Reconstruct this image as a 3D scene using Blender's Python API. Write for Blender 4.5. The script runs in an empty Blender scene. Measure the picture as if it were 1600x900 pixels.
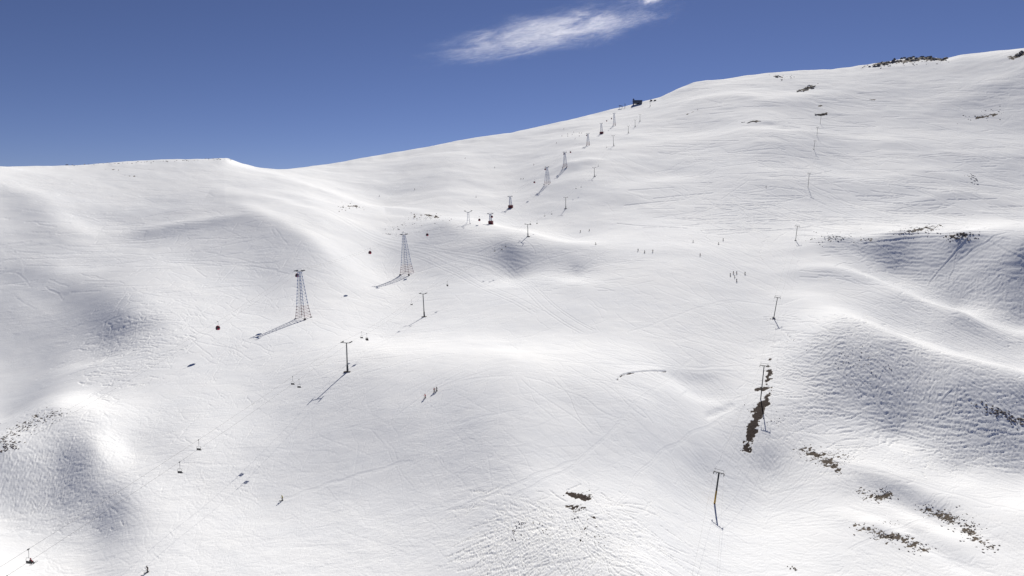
import bpy, bmesh, math, random
import numpy as np
from mathutils import Vector, Matrix

# ------------------------------------------------------------------ camera, sky, sun, exposure
K = 1.35                       # metres per layout unit
F = 1081.0                     # focal length in pixels of the 1600 px wide photograph
PITCH = math.radians(6.0)
CP, SP = math.cos(PITCH), math.sin(PITCH)
SUN_EL = math.radians(38)
SUN_AZ = math.radians(17)      # to the right of the view direction (+Y)

scene = bpy.context.scene
scene.render.engine = 'CYCLES'
scene.render.resolution_x, scene.render.resolution_y = 1024, 576
cam_d = bpy.data.cameras.new('camera')
cam_d.lens = 36.0 * F / 1600.0
cam_d.sensor_width = 36.0
cam_d.clip_start = 1.0
cam_d.clip_end = 60000.0
cam = bpy.data.objects.new('camera', cam_d)
scene.collection.objects.link(cam)
cam.location = (0, 0, 0)
cam.rotation_euler = (math.radians(90) - PITCH, 0, 0)
scene.camera = cam

world = bpy.data.worlds.new('World')
scene.world = world
world.use_nodes = True
wn, wl = world.node_tree.nodes, world.node_tree.links
wn.clear()
w_out = wn.new('ShaderNodeOutputWorld')
w_bg = wn.new('ShaderNodeBackground')
w_sky = wn.new('ShaderNodeTexSky')
w_sky.sky_type = 'NISHITA'
w_sky.sun_disc = False
w_sky.sun_elevation = SUN_EL
w_sky.sun_rotation = SUN_AZ
w_sky.altitude = 3000
w_sky.air_density = 0.8
w_sky.dust_density = 0.12
w_sky.ozone_density = 5.5
w_bg.inputs['Strength'].default_value = 0.0505
w_mul = wn.new('ShaderNodeMix'); w_mul.data_type = 'RGBA'; w_mul.blend_type = 'MULTIPLY'
w_mul.inputs['Factor'].default_value = 1.0
w_mul.inputs['B'].default_value = (1.05, 0.85, 0.94, 1)
wl.new(w_sky.outputs['Color'], w_mul.inputs['A'])
wl.new(w_mul.outputs['Result'], w_bg.inputs['Color'])
wl.new(w_bg.outputs['Background'], w_out.inputs['Surface'])

sun_d = bpy.data.lights.new('sun', 'SUN')
sun_d.energy = 4.2
sun_d.angle = math.radians(0.5)
sun_d.color = (1.0, 0.95, 0.855)
sun = bpy.data.objects.new('sun', sun_d)
scene.collection.objects.link(sun)
sun_dir = Vector((math.sin(SUN_AZ) * math.cos(SUN_EL), math.cos(SUN_AZ) * math.cos(SUN_EL), math.sin(SUN_EL)))
sun.rotation_euler = sun_dir.to_track_quat('Z', 'Y').to_euler()
sun.location = (0, 0, 400)

vs = scene.view_settings
vs.view_transform = 'Standard'
vs.look = 'None'
vs.exposure = 0.35
vs.gamma = 1.0
vs.use_curve_mapping = False

COL = scene.collection

# ------------------------------------------------------------------ pixel <-> direction helpers
def pix_dir(px, py):
    x = (px - 800.0) / F
    y = (450.0 - py) / F
    return (x, CP + y * SP, -SP + y * CP)

def ctrl(px, py, d):
    """control point: azimuth, ln(range), elevation (range in units, d is depth)"""
    dx, dy, dz = pix_dir(px, py)
    h = math.hypot(dx, dy)
    return math.atan2(dx, dy), math.log(d * h / dy), math.atan2(dz, h)

def project(X, Y, Z):
    zc = Y * CP - Z * SP
    return 800 + F * X / zc, 450 - F * (Y * SP + Z * CP) / zc

# ------------------------------------------------------------------ terrain control columns: px -> [(py, depth)]
COLS = {
 -150: [(900,118),(800,142),(720,165),(650,205),(600,240),(550,270),(500,298),(450,330),(400,370),(350,430),(300,510),(263,620)],
 0: [(900,122),(800,147),(790,149),(740,157.5),(690,167),(674,177),(655,206),(600,240),(550,270),(500,299),(450,335),(400,372),(350,430),(300,510),(262,620)],
 90: [(900,123),(800,147),(790,149),(720,163.5),(655,180),(640,185.5),(628,195),(600,224),(560,258),(520,284),(480,311),(430,345),(390,385),(350,430),(300,520),(261,625)],
 150: [(900,122),(820,141),(780,149),(700,166),(660,180),(640,189),(620,204),(580,228),(540,262)],
 200: [(900,120),(780,146),(700,171),(642,191),(580,225),(540,250),(500,275),(450,315),(420,345),(380,400),(350,440),(320,490),(290,550),(256,640)],
 300: [(900,120),(780,148),(700,170),(640,194),(580,224),(540,247),(500,277),(450,318),(400,370),(350,425),(320,480),(290,550),(250,655)],
 400: [(900,120),(780,150),(700,172),(640,195),(580,225),(547,245),(500,283),(450,328),(400,370),(350,415),(320,470),(300,520),(275,590),(259,680)],
 500: [(900,120),(780,149),(700,170),(640,190),(590,213),(550,240),(500,285),(450,330),(400,375),(350,435),(320,510),(290,610),(262,760)],
 600: [(900,119),(780,147),(700,167),(640,184),(580,209),(555,226),(530,263),(500,295),(460,340),(428,385),(390,430),(350,490),(335,525),(320,600),(280,720),(243,930)],
 700: [(900,117),(780,143),(700,163),(640,181),(590,200),(558,219),(525,260),(500,288),(460,335),(430,375),(400,408),(375,432),(350,460),(340,515),(310,600),(280,690),(250,800),(224,980)],
 800: [(900,114),(780,139),(700,158),(617,184),(560,213),(540,240),(520,262),(480,300),(450,340),(432,372),(400,392),(380,404),(366,424),(358,480),(335,550),(300,640),(260,760),(207,1020)],
 900: [(900,112),(840,125.5),(780,141),(700,161),(640,180),(600,195),(558,222),(520,260),(480,292),(445,330),(430,357),(405,374),(389,396),(372,450),(340,510),(300,590),(260,690),(220,850),(186,1060)],
 1000: [(900,112),(850,125),(790,141),(740,155),(700,166),(640,184),(600,203),(560,229),(520,260),(480,290),(430,335),(395,380),(370,430),(340,495),(300,580),(260,680),(220,820),(190,970),(160,1180)],
 1100: [(900,124),(850,137),(790,156),(740,170),(700,180),(650,198),(600,222),(560,242),(520,267),(480,295),(430,340),(395,385),(370,430),(340,492),(300,575),(260,660),(200,860),(160,1030),(126,1260)],
 1200: [(900,130),(850,144),(790,163),(740,177),(700,186),(660,198),(625,212),(580,235),(540,262),(497,292),(460,325),(430,355),(400,390),(376,425),(350,470),(320,525),(290,580),(237,690),(200,790),(178,890),(150,1050),(115,1310)],
 1300: [(900,128),(850,140),(800,154),(750,169),(700,187),(660,203),(620,214),(580,226),(540,240),(508,256),(480,300),(445,335),(420,362),(395,392),(376,410),(350,480),(300,580),(250,700),(200,850),(150,1080),(108,1400)],
 1400: [(900,128),(850,140),(800,154),(750,168),(712,186),(690,197),(620,213.5),(560,231),(530,245),(518,278),(490,304),(462,326),(447,364),(425,392),(385,414),(366,428),(345,500),(300,590),(250,700),(200,860),(150,1090),(94,1480)],
 1500: [(900,128),(850,140),(800,154),(765,167),(742,180),(700,190),(640,204),(590,216.5),(562,231),(550,272),(520,294),(492,312),(480,348),(440,369),(400,391),(372,404),(360,432),(345,510),(300,600),(250,705),(200,860),(150,1090),(88,1500)],
 1600: [(900,128),(850,140),(800,154),(775,168),(745,180),(680,194),(640,204),(600,215),(588,228),(575,266),(550,286),(525,304),(512,322),(470,340),(420,360),(385,374),(368,388),(350,470),(340,530),(300,610),(250,710),(200,860),(150,1090),(76,1500)],
 1760: [(900,128),(850,140),(800,154),(700,195),(640,220),(600,245),(550,290),(470,370),(385,445),(340,530),(250,710),(150,1090),(70,1500)],
}
SKY = [(-200,264),(0,260),(40,260),(120,258),(200,252),(260,249),(330,248),(355,247),(375,254),(400,261),(435,265),(470,262),(520,255),
 (600,241),(680,227),(740,215),(800,207),(850,196),(900,185),(950,172),(980,165),(1000,160),(1030,152),(1060,138),(1085,128),(1110,125),
 (1130,124),(1160,119),(1200,114),(1250,110),(1300,108),(1340,103),(1380,97),(1420,91),(1445,89),(1475,92),(1500,86),(1550,80),(1600,75),(1800,64)]
RSKY = [(-200,620),(0,622),(200,640),(355,665),(435,790),(600,940),(800,1030),(1000,1190),(1200,1320),(1400,1490),(1600,1510),(1800,1510)]

pts = []
for px, col in COLS.items():
    for py, d in col:
        pts.append(ctrl(px, py, d))
for a in np.linspace(-0.8, 0.8, 7):
    for r in (70, 40, 20):
        pts.append((a, math.log(r), math.atan2(-68.0 + 0.05 * (70 - r), r)))
pts = np.array(pts)
AS = 2.2
P2 = np.c_[pts[:, 0] * AS, pts[:, 1]]
def tps(d2):
    return 0.5 * d2 * np.log(d2 + 1e-12)
n = len(P2)
d2 = ((P2[:, None, :] - P2[None, :, :]) ** 2).sum(-1)
Km = tps(d2) + np.eye(n) * 0.0002
Pm = np.c_[np.ones(n), P2]
A_ = np.zeros((n + 3, n + 3)); A_[:n, :n] = Km; A_[:n, n:] = Pm; A_[n:, :n] = Pm.T
sol = np.linalg.solve(A_, np.r_[pts[:, 2], 0, 0, 0])
def elev(a, u):
    q = np.stack([a * AS, u], -1)
    out = np.empty(len(q))
    for i in range(0, len(q), 20000):
        qq = q[i:i + 20000]
        dd = ((qq[:, None, :] - P2[None, :, :]) ** 2).sum(-1)
        out[i:i + 20000] = tps(dd) @ sol[:n] + sol[n] + qq @ sol[n + 1:]
    return out

# grid axes ------------------------------------------------------------------
DA = 0.0009
a_f = np.arange(-0.70, 0.7001, DA)
a_c = np.geomspace(0.02, math.pi - 0.70 - 1e-4, 34) + 0.70
A = np.r_[-a_c[::-1], a_f, a_c]
DU = 0.0021
U0 = math.log(100.0)
u_f = np.arange(U0, math.log(1640.0), DU)
u_n = np.linspace(math.log(18.0), U0 - 0.02, 34)
u_x = np.log(np.geomspace(1660.0, 9000.0, 40))
U = np.r_[u_n, u_f, u_x]
NA, NU = len(A), len(U)
IA0, IU0 = len(a_c), len(u_n)

# coarse evaluation + bilinear upsample (cubic-smooth enough at this density)
ca = np.linspace(-0.80, 0.80, 260); cu = np.linspace(math.log(18.0), math.log(1700.0), 360)
CE = elev(*[m.ravel() for m in np.meshgrid(ca, cu, indexing='ij')]).reshape(260, 360)
def bicubic1(M, x, ax):
    """Catmull-Rom resample of M along axis 0 at fractional indices x"""
    M = np.moveaxis(M, ax, 0)
    x = np.clip(x, 0, M.shape[0] - 1.0001)
    i = np.floor(x).astype(int); t = (x - i).reshape(-1, *([1] * (M.ndim - 1)))
    g = lambda k: M[np.clip(i + k, 0, M.shape[0] - 1)]
    p0, p1, p2, p3 = g(-1), g(0), g(1), g(2)
    r = p1 + 0.5 * t * (p2 - p0 + t * (2 * p0 - 5 * p1 + 4 * p2 - p3 + t * (3 * (p1 - p2) + p3 - p0)))
    return np.moveaxis(r, 0, ax)
Ac = np.clip(A, -0.80, 0.80)
xe = (Ac + 0.80) / 1.60 * 259
ye = (np.clip(U, cu[0], cu[-1]) - cu[0]) / (cu[-1] - cu[0]) * 359
E = bicubic1(bicubic1(CE, xe, 0), ye, 1)
# behind the camera: blend the two sides into one gentle common slope
wb = np.clip((np.abs(A) - 0.8) / 1.6, 0, 1); wb = wb * wb * (3 - 2 * wb)
prof = np.arctan2(-72.0 - 0.05 * np.exp(U), np.exp(U))
E = E * (1 - wb[:, None]) + prof[None, :] * wb[:, None]
R = np.exp(U)
Z = np.tan(E) * R[None, :]
# beyond the crest the mountain falls away
pxa = 800 + F * np.tan(np.clip(A, -0.8, 0.8)) * 1.0
rs = np.interp(pxa, *zip(*RSKY))
zi = np.array([np.interp(rs[i], R, Z[i]) for i in range(NA)])
slope = np.array([(np.interp(rs[i], R, Z[i]) - np.interp(rs[i] * 0.96, R, Z[i])) / (rs[i] * 0.04) for i in range(NA)])
slope = np.clip(slope, 0.12, 0.5)
dr = np.maximum(R[None, :] - rs[:, None], 0)
Lc = 140.0
fall = slope[:, None] * dr - dr * dr / (2 * Lc) * (slope[:, None] + 0.35)
zend = slope[:, None] * Lc - Lc / 2 * (slope[:, None] + 0.35)
fall = np.where(dr > Lc, zend - 0.35 * (dr - Lc), fall)
fall = np.where(fall < -420, -420 - 0.02 * dr, fall)
Z = np.where(dr > 0, zi[:, None] + fall, Z)

AA = A[:, None] + 0 * U[None, :]
XX = np.sin(A)[:, None] * R[None, :]
YY = np.cos(A)[:, None] * R[None, :]

def axis_frac(arr, v):
    j = np.clip(np.searchsorted(arr, v) - 1, 0, len(arr) - 2)
    return j, (v - arr[j]) / (arr[j + 1] - arr[j])

def ground_hit(px, py, rmin=60.0, Zg=None):
    """first ground point seen through a pixel (layout units)"""
    Zg = Z if Zg is None else Zg
    dx, dy, dz = pix_dir(px, py)
    h = math.hypot(dx, dy); a = math.atan2(dx, dy); te = dz / h
    i, f = axis_frac(A, a)
    prof = (Zg[i] * (1 - f) + Zg[i + 1] * f) / R
    k = np.nonzero((prof >= te) & (R > rmin))[0]
    if len(k) == 0:
        k = [int(np.argmax(np.where(R > rmin, prof, -9)))]
        r = R[k[0]]
    else:
        k0 = k[0]
        t = (te - prof[k0 - 1]) / (prof[k0] - prof[k0 - 1] + 1e-12)
        r = R[k0 - 1] + np.clip(t, 0, 1) * (R[k0] - R[k0 - 1])
    return np.array([math.sin(a) * r, math.cos(a) * r, te * r])

def ground_z(x, y):
    r = math.hypot(x, y); a = math.atan2(x, y)
    i, f = axis_frac(A, a); j, g = axis_frac(R, r)
    return (Z[i, j] * (1 - f) * (1 - g) + Z[i + 1, j] * f * (1 - g) + Z[i, j + 1] * (1 - f) * g + Z[i + 1, j + 1] * f * g)

# ------------------------------------------------------------------ numpy noise
rng = np.random.RandomState(7)
_tab = rng.rand(256, 256).astype(np.float32)
def vnoise(x, y, s=0):
    x = x + 37.13 * s; y = y + 91.7 * s
    xi = np.floor(x); yi = np.floor(y)
    fx = (x - xi).astype(np.float32); fy = (y - yi).astype(np.float32)
    xi = xi.astype(np.int64); yi = yi.astype(np.int64)
    fx = fx * fx * fx * (fx * (fx * 6 - 15) + 10); fy = fy * fy * fy * (fy * (fy * 6 - 15) + 10)
    a = _tab[xi & 255, yi & 255]; b = _tab[(xi + 1) & 255, yi & 255]
    c = _tab[xi & 255, (yi + 1) & 255]; d = _tab[(xi + 1) & 255, (yi + 1) & 255]
    return (a * (1 - fx) + b * fx) * (1 - fy) + (c * (1 - fx) + d * fx) * fy - 0.5

# ------------------------------------------------------------------ ridges, hollows and bumps (pixel path on the ground -> world shape)
def ridge(path, amp, width, sharp=1.0, ends=0.35):
    """long swell following a ground path; amp, width in layout units"""
    global Z
    P = np.array([ground_hit(*p)[:2] for p in path])
    lo = P.min(0) - 4 * width; hi = P.max(0) + 4 * width
    m = (XX > lo[0]) & (XX < hi[0]) & (YY > lo[1]) & (YY < hi[1])
    x = XX[m]; y = YY[m]
    best = np.full(x.shape, 1e9); tt = np.zeros(x.shape)
    seg = np.hypot(*np.diff(P, axis=0).T); cum = np.r_[0, np.cumsum(seg)]
    for k in range(len(P) - 1):
        d = P[k + 1] - P[k]; L2 = d @ d + 1e-9
        t = np.clip(((x - P[k, 0]) * d[0] + (y - P[k, 1]) * d[1]) / L2, 0, 1)
        dd = (x - P[k, 0] - t * d[0]) ** 2 + (y - P[k, 1] - t * d[1]) ** 2
        b = dd < best
        best[b] = dd[b]; tt[b] = (cum[k] + t[b] * seg[k]) / cum[-1]
    w = np.clip(np.minimum(tt, 1 - tt) / ends, 0, 1); w = w * w * (3 - 2 * w)
    q = best / width ** 2
    prof = np.exp(-0.5 * q) if sharp >= 1 else 1.25 / (1 + q) ** 1.0 * np.exp(-0.12 * q) - 0.25 * np.exp(-q * 0.3)
    Z[m] += amp * prof * (0.15 + 0.85 * w)

def bump(px, py, amp, sx, sy, rot=0.0):
    """local swell; sx across, sy along, rotated (deg, clockwise from the view direction)"""
    global Z
    c = ground_hit(px, py)
    ca_, sa_ = math.cos(math.radians(rot)), math.sin(math.radians(rot))
    dx = XX - c[0]; dy = YY - c[1]
    m = (np.abs(dx) < 4 * max(sx, sy)) & (np.abs(dy) < 4 * max(sx, sy))
    dx = dx[m]; dy = dy[m]
    p = (dx * ca_ - dy * sa_) / sx; q = (dx * sa_ + dy * ca_) / sy
    Z[m] += amp * np.exp(-0.5 * (p * p + q * q))

# left flank
ridge([(-60,322),(0,331),(45,336),(85,355),(110,385),(90,400)], 2.1, 10)
ridge([(-60,412),(0,415),(60,420),(100,440),(150,468),(190,492),(215,520)], 1.7, 9.5, 1.0)
ridge([(-60,442),(0,458),(40,478),(80,515),(120,560),(135,590)], 1.5, 9.5, 1.0)
ridge([(150,372),(230,362),(330,345),(420,340)], 1.8, 9)
bump(135,352,-1.4,20,13)
bump(140,412,-1.0,18,14)
ridge([(230,330),(330,300),(430,318)], 1.4, 10)
ridge([(60,640),(85,632),(130,634),(180,652),(230,690)], 0.3, 6)
ridge([(245,492),(180,535),(120,580)], -1.8, 8)
ridge([(380,283),(440,305),(500,335),(560,362),(640,395),(720,430),(800,470)], 1.1, 13, 1.0)
ridge([(400,262),(460,285),(540,310),(600,330)], 1.2, 12, 1.0)
ridge([(350,305),(400,335),(470,370),(520,410),(560,450)], 2.2, 14, 0.5)
ridge([(430,300),(500,330)], -1.3, 8)
# centre
ridge([(690,344),(760,350),(830,368),(900,386),(980,402)], 1.3, 10, 1.0)
bump(850,412,-1.5,22,14)
ridge([(800,428),(850,442),(905,448),(960,440)], 0.7, 8, 1.0)
ridge([(960,575),(1040,612),(1110,648)], 0.5, 7)
ridge([(1030,590),(1080,600),(1120,640)], -0.8, 7)
ridge([(960,600),(985,585),(1040,580),(1110,585),(1160,570)], 0.35, 4.0, 0.5)
ridge([(900,372),(980,388),(1080,392),(1180,388),(1240,382)], 0.8, 12, 1.0)
bump(900,800,1.6,9,9)
bump(870,850,0.8,7,7)
# right spurs
ridge([(1180,455),(1260,470),(1330,500),(1400,532),(1480,560),(1560,580),(1640,590)], 1.4, 7.5, 1.0, 0.2)
ridge([(1200,428),(1290,425),(1370,442),(1430,470),(1520,502),(1620,530)], 1.4, 8, 1.0, 0.2)
ridge([(1200,600),(1260,640),(1330,680),(1420,715),(1520,750),(1640,785)], 0.8, 9, 1.0, 0.2)
ridge([(1250,385),(1310,374),(1360,376),(1430,364),(1500,366),(1600,372)], 1.7, 8, 1.0, 0.25)
ridge([(1280,800),(1370,770),(1450,800),(1540,850)], -1.1, 5)
ridge([(1240,700),(1330,735),(1440,790),(1550,845)], 0.6, 6)
ridge([(1325,742),(1390,770),(1460,803),(1540,852)], -1.2, 3.6)
ridge([(1375,812),(1430,835),(1500,880),(1560,915)], -0.8, 2.6)
ridge([(1330,812),(1400,835),(1450,850)], 0.7, 3)
# upper mountain
ridge([(1050,178),(1100,160),(1150,155),(1200,165),(1260,160),(1340,148)], 4.0, 24, 1.0)
ridge([(1030,245),(1120,225),(1200,222),(1290,215),(1380,225),(1500,215),(1600,220)], 2.0, 24, 1.0)
ridge([(1180,190),(1240,205)], -3, 18)
ridge([(1100,300),(1180,285),(1290,282),(1380,288),(1460,270),(1600,262)], 1.6, 20, 1.0)
ridge([(1330,330),(1420,318),(1500,300),(1600,310)], 1.4, 12, 0.5)
ridge([(1400,180),(1500,170),(1620,150)], 2.0, 24, 1.0)
ridge([(930,330),(980,300),(1040,285),(1080,270)], 1.8, 16, 1.0)
ridge([(900,300),(960,270),(1010,240),(1050,215)], 2.2, 18, 1.0)
bump(960,320,-2.0,22,20)
ridge([(860,262),(900,258),(950,250)], 2.0, 12)
ridge([(540,330),(600,325),(680,340)], 1.5, 8)

# broad irregular relief so that no slope is a plain sheet
relief = np.zeros_like(Z)
for k, (L, am) in enumerate([(95, 2.0), (48, 0.95), (26, 0.42), (13, 0.15), (6.5, 0.075), (3.2, 0.05), (1.6, 0.026), (0.9, 0.011), (0.5, 0.005)]):
    fade = np.clip((L / (0.006 * R[None, :])) - 1.0, 0, 1) if L < 12 else 1.0
    ang = 0.6 + 1.1 * k
    x = XX * math.cos(ang) + YY * math.sin(ang); y = -XX * math.sin(ang) + YY * math.cos(ang)
    grow = 1.0
    if L > 20:
        grow = np.clip(R[None, :] / 420.0, 0.35, 1.5)
    elif L > 6:
        grow = np.clip(R[None, :] / 260.0, 0.8, 3.0)
    relief += am * grow * fade * vnoise(x / L, y / L, k)
Z += relief

# exact skyline
px_c = np.interp(A, [math.atan((p - 800) / F / (CP + (450 - q) / F * SP)) for p, q in SKY], [p for p, q in SKY])
tgt = np.array([(lambda d: d[2] / math.hypot(d[0], d[1]))(pix_dir(p, np.interp(p, *zip(*SKY)))) for p in px_c]) + 0.0007 * (vnoise(A * 90, A * 0, 1) + 0.6 * vnoise(A * 260, A * 0, 2))
far = R > 250
cur = (Z[:, far] / R[far][None, :]).max(1)
ramp = np.clip((R[None, :] / rs[:, None] - 0.66) / 0.32, 0, 1); ramp = ramp * ramp * (3 - 2 * ramp)
dcor = tgt - cur
def smooth1(v, w):
    k = np.exp(-0.5 * (np.arange(-3 * w, 3 * w + 1) / w) ** 2); k /= k.sum()
    return np.convolve(np.pad(v, 3 * w, mode='edge'), k, 'valid')
broad = smooth1(dcor, 70)
gain = (1 - wb[:, None]) * np.where(R > 1650, 0, 1)[None, :]
Z += broad[:, None] * R[None, :] * ramp * gain
for _ in range(2):
    cur = (Z[:, far] / R[far][None, :]).max(1)
    crest = R[far][(Z[:, far] / R[far][None, :]).argmax(1)]
    crest = smooth1(crest, 25)
    r2 = np.clip((R[None, :] / crest[:, None] - 0.90) / 0.10, 0, 1); r2 = r2 * r2 * (3 - 2 * r2)
    Z += smooth1(tgt - cur, 3)[:, None] * R[None, :] * r2 * gain

PX, PY = project(XX, np.maximum(YY, 1.0), Z)
front = (YY > 50)

def seg_dist(path, X=None, Y=None):
    """distance in pixels from every ground vertex to a path, and position along it"""
    X = PX if X is None else X; Y = PY if Y is None else Y
    best = np.full(X.shape, 1e9); wd = np.zeros(X.shape)
    for (x0, y0, w0), (x1, y1, w1) in zip(path[:-1], path[1:]):
        dx, dy = x1 - x0, y1 - y0
        t = np.clip(((X - x0) * dx + (Y - y0) * dy) / (dx * dx + dy * dy), 0, 1)
        d = np.hypot(X - x0 - t * dx, Y - y0 - t * dy) - (w0 + (w1 - w0) * t)
        best = np.minimum(best, d)
    return best

# ------------------------------------------------------------------ ski tracks pressed into the snow
TR = np.zeros_like(Z, dtype=np.float32)
def press(px_, py_, r_=None, depth=0.1, wide=False):
    pass
def stamp(x, y, depth):
    r = np.hypot(x, y); a = np.arctan2(x, y)
    i = np.round((a - A[IA0]) / DA).astype(int) + IA0
    j = np.round((np.log(r) - U0) / DU).astype(int) + IU0
    ok = (i > IA0 + 2) & (i < IA0 + len(a_f) - 3) & (j > IU0 + 2) & (j < IU0 + len(u_f) - 3)
    i, j = i[ok], j[ok]; d = np.broadcast_to(depth, x.shape)[ok]
    np.minimum.at(TR, (i, j), -d)
    for di, dj, s in ((1, 0, .45), (-1, 0, .45), (0, 1, .45), (0, -1, .45)):
        np.minimum.at(TR, (i + di, j + dj), -d * s)
    np.maximum.at(TR, (i, j + 2), d * 0.25)

def long_track(path, depth=0.12, offs=(0,), wig=0.0):
    P = np.array([ground_hit(*p)[:2] for p in path])
    t = np.linspace(0, len(P) - 1, 3000)
    # Catmull-Rom
    i = np.clip(t.astype(int), 0, len(P) - 2); f = (t - i)[:, None]
    g = lambda k: P[np.clip(i + k, 0, len(P) - 1)]
    p0, p1, p2, p3 = g(-1), g(0), g(1), g(2)
    Q = p1 + 0.5 * f * (p2 - p0 + f * (2 * p0 - 5 * p1 + 4 * p2 - p3 + f * (3 * (p1 - p2) + p3 - p0)))
    T = np.gradient(Q, axis=0); T /= np.linalg.norm(T, axis=1)[:, None] + 1e-9
    Nn = np.c_[-T[:, 1], T[:, 0]]
    for o in offs:
        S = Q + Nn * (o + wig * np.sin(np.linspace(0, 30, len(Q)))[:, None])
        stamp(S[:, 0], S[:, 1], depth)

gx = np.gradient(Z, axis=0) / (R[None, :] * np.gradient(A)[:, None])
gr = np.gradient(Z, axis=1) / np.gradient(R)[None, :]
GX = gx * np.cos(A)[:, None] + gr * np.sin(A)[:, None]
GY = -gx * np.sin(A)[:, None] + gr * np.cos(A)[:, None]
def grad_at(x, y):
    r = np.hypot(x, y); a = np.arctan2(x, y)
    i = np.clip(np.round((a - A[IA0]) / DA).astype(int), 0, len(a_f) - 1) + IA0
    j = np.clip(np.round((np.log(r) - U0) / DU).astype(int), 0, len(u_f) - 1) + IU0
    return GX[i, j], GY[i, j]

def track_field(n, box, mode, depth, length, spread=0.3, mask=None, seed=1):
    """n tracks seeded in a pixel region; mode 'down' follows the fall line, 'cross' the contour"""
    rg = np.random.RandomState(seed)
    x0, y0, x1, y1 = box
    xs, ys = [], []
    tries = 0
    while len(xs) < n and tries < n * 6:
        tries += 1
        px, py = rg.uniform(x0, x1), rg.uniform(y0, y1)
        if mask is not None and rg.rand() > mask(px, py): continue
        p = ground_hit(px, py)
        xs.append(p[0]); ys.append(p[1])
    x = np.array(xs); y = np.array(ys); m = len(x)
    sg = np.where(rg.rand(m) > 0.5, 1.0, -1.0)
    dev = rg.normal(0, spread, m); ph = rg.uniform(0, 6.28, m); fr = rg.uniform(0.12, 0.3, m); wa = rg.uniform(0, 0.4, m) if mode == 'down' else rg.uniform(0, .25, m)
    L = length * rg.uniform(0.35, 1.4, m); dp = depth * rg.uniform(0.3, 1.9, m)
    step = 0.28; s = 0.0
    while s < length * 1.4:
        gx_, gy_ = grad_at(x, y)
        h = np.hypot(gx_, gy_) + 1e-6
        if mode == 'down': dx, dy = -gx_ / h, -gy_ / h
        else: dx, dy = -gy_ / h * sg, gx_ / h * sg
        an = dev + wa * np.sin(ph + s * fr * 2)
        c, sn = np.cos(an), np.sin(an)
        dx, dy = dx * c - dy * sn, dx * sn + dy * c
        x = x + dx * step; y = y + dy * step; s += step
        act = s < L
        stamp(x[act], y[act], dp[act])

def ell(cx, cy, rx, ry, rot=0):
    c, s = math.cos(math.radians(rot)), math.sin(math.radians(rot))
    def f(x, y):
        u = ((x - cx) * c + (y - cy) * s) / rx; v = (-(x - cx) * s + (y - cy) * c) / ry
        return math.exp(-(u * u + v * v) * 1.2)
    return f

# right dark faces: terracettes and traverses
track_field(1900, (1200,490,1600,740), 'cross', 0.13, 9, 0.25, ell(1420,620,210,85,22), 11)
track_field(1200, (1280,360,1600,560), 'cross', 0.13, 12, 0.2, ell(1500,420,200,60,20), 12)
track_field(350, (1250,520,1450,620), 'cross', 0.15, 4, 0.3, ell(1340,560,90,45,25), 13)
track_field(700, (1300,430,1600,600), 'down', 0.08, 14, 0.35, None, 14)
# left mound and hatched flank
track_field(800, (0,640,190,830), 'cross', 0.06, 4, 0.35, ell(85,720,90,80,10), 21)
track_field(500, (0,640,190,830), 'down', 0.06, 4, 0.6, ell(85,720,90,80,10), 22)
track_field(420, (130,470,300,640), 'cross', 0.11, 6, 0.5, ell(200,540,80,40,-35), 23)
track_field(160, (200,560,420,760), 'down', 0.05, 8, 0.7, None, 24)
# knoll at the bottom
track_field(600, (770,760,1010,900), 'cross', 0.11, 6, 0.7, ell(880,850,110,60), 31)
track_field(520, (760,760,1040,900), 'down', 0.12, 9, 0.4, ell(870,860,110,60), 32)
# general piste wear
track_field(900, (150,560,1150,900), 'down', 0.024, 26, 0.35, None, 41)
track_field(700, (150,560,1150,900), 'cross', 0.022, 16, 0.6, None, 42)
track_field(700, (480,380,1250,600), 'down', 0.045, 26, 0.4, None, 43)
track_field(200, (560,340,900,470), 'cross', 0.06, 16, 0.4, ell(740,370,110,30,8), 44)
track_field(160, (780,370,980,460), 'cross', 0.07, 14, 0.4, None, 45)
track_field(500, (1050,700,1350,900), 'down', 0.032, 18, 0.4, None, 46)
track_field(600, (1250,680,1600,900), 'down', 0.038, 14, 0.5, None, 47)
track_field(420, (150,330,480,560), 'down', 0.06, 20, 0.5, None, 48)
track_field(300, (600,240,1250,400), 'down', 0.07, 60, 0.3, None, 49)
track_field(500, (1050,120,1600,370), 'cross', 0.22, 40, 0.25, None, 51)
track_field(350, (1050,120,1600,370), 'down', 0.14, 50, 0.35, None, 52)
track_field(260, (1080,620,1260,760), 'down', 0.045, 9, 0.35, ell(1200,680,70,60), 53)
track_field(260, (0,260,420,460), 'cross', 0.08, 26, 0.3, None, 54)
# prepared piste with its long parallel lines
piste = [(500,326),(560,360),(640,386),(710,410),(790,440),(850,485),(905,520)]
long_track(piste, 0.10, (0, 1.6, 5.5, 6.8))
long_track([(560,368),(640,400),(700,425),(760,455),(830,490)], 0.09, (0, 2.0, 6.0))
long_track([(640,386),(740,402),(800,430),(840,460)], 0.08, (0, 3.0))
for tr in ([(980,520),(1040,500),(1100,480),(1180,474),(1330,492)], [(990,565),(1080,575),(1160,572)], [(1100,478),(1150,470),(1230,476)],
           [(870,565),(960,570),(1040,575),(1150,580)], [(800,780),(930,700),(1080,560)], [(960,800),(1010,730),(1080,680),(1150,640)],
           [(1120,735),(1140,690),(1180,600),(1205,520)], [(440,782),(520,755),(640,720)], [(700,800),(800,760),(900,720)],
           [(0,840),(120,780),(300,700),(470,600)], [(1330,860),(1470,800),(1490,770),(1500,735)], [(1500,735),(1490,760),(1440,790)],
           [(1290,720),(1400,745),(1500,775),(1600,800)], [(1420,850),(1500,880),(1560,900)], [(930,790),(990,850),(1030,880)]):
    long_track(tr, 0.06, (0, 0.5), 0.3)
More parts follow.
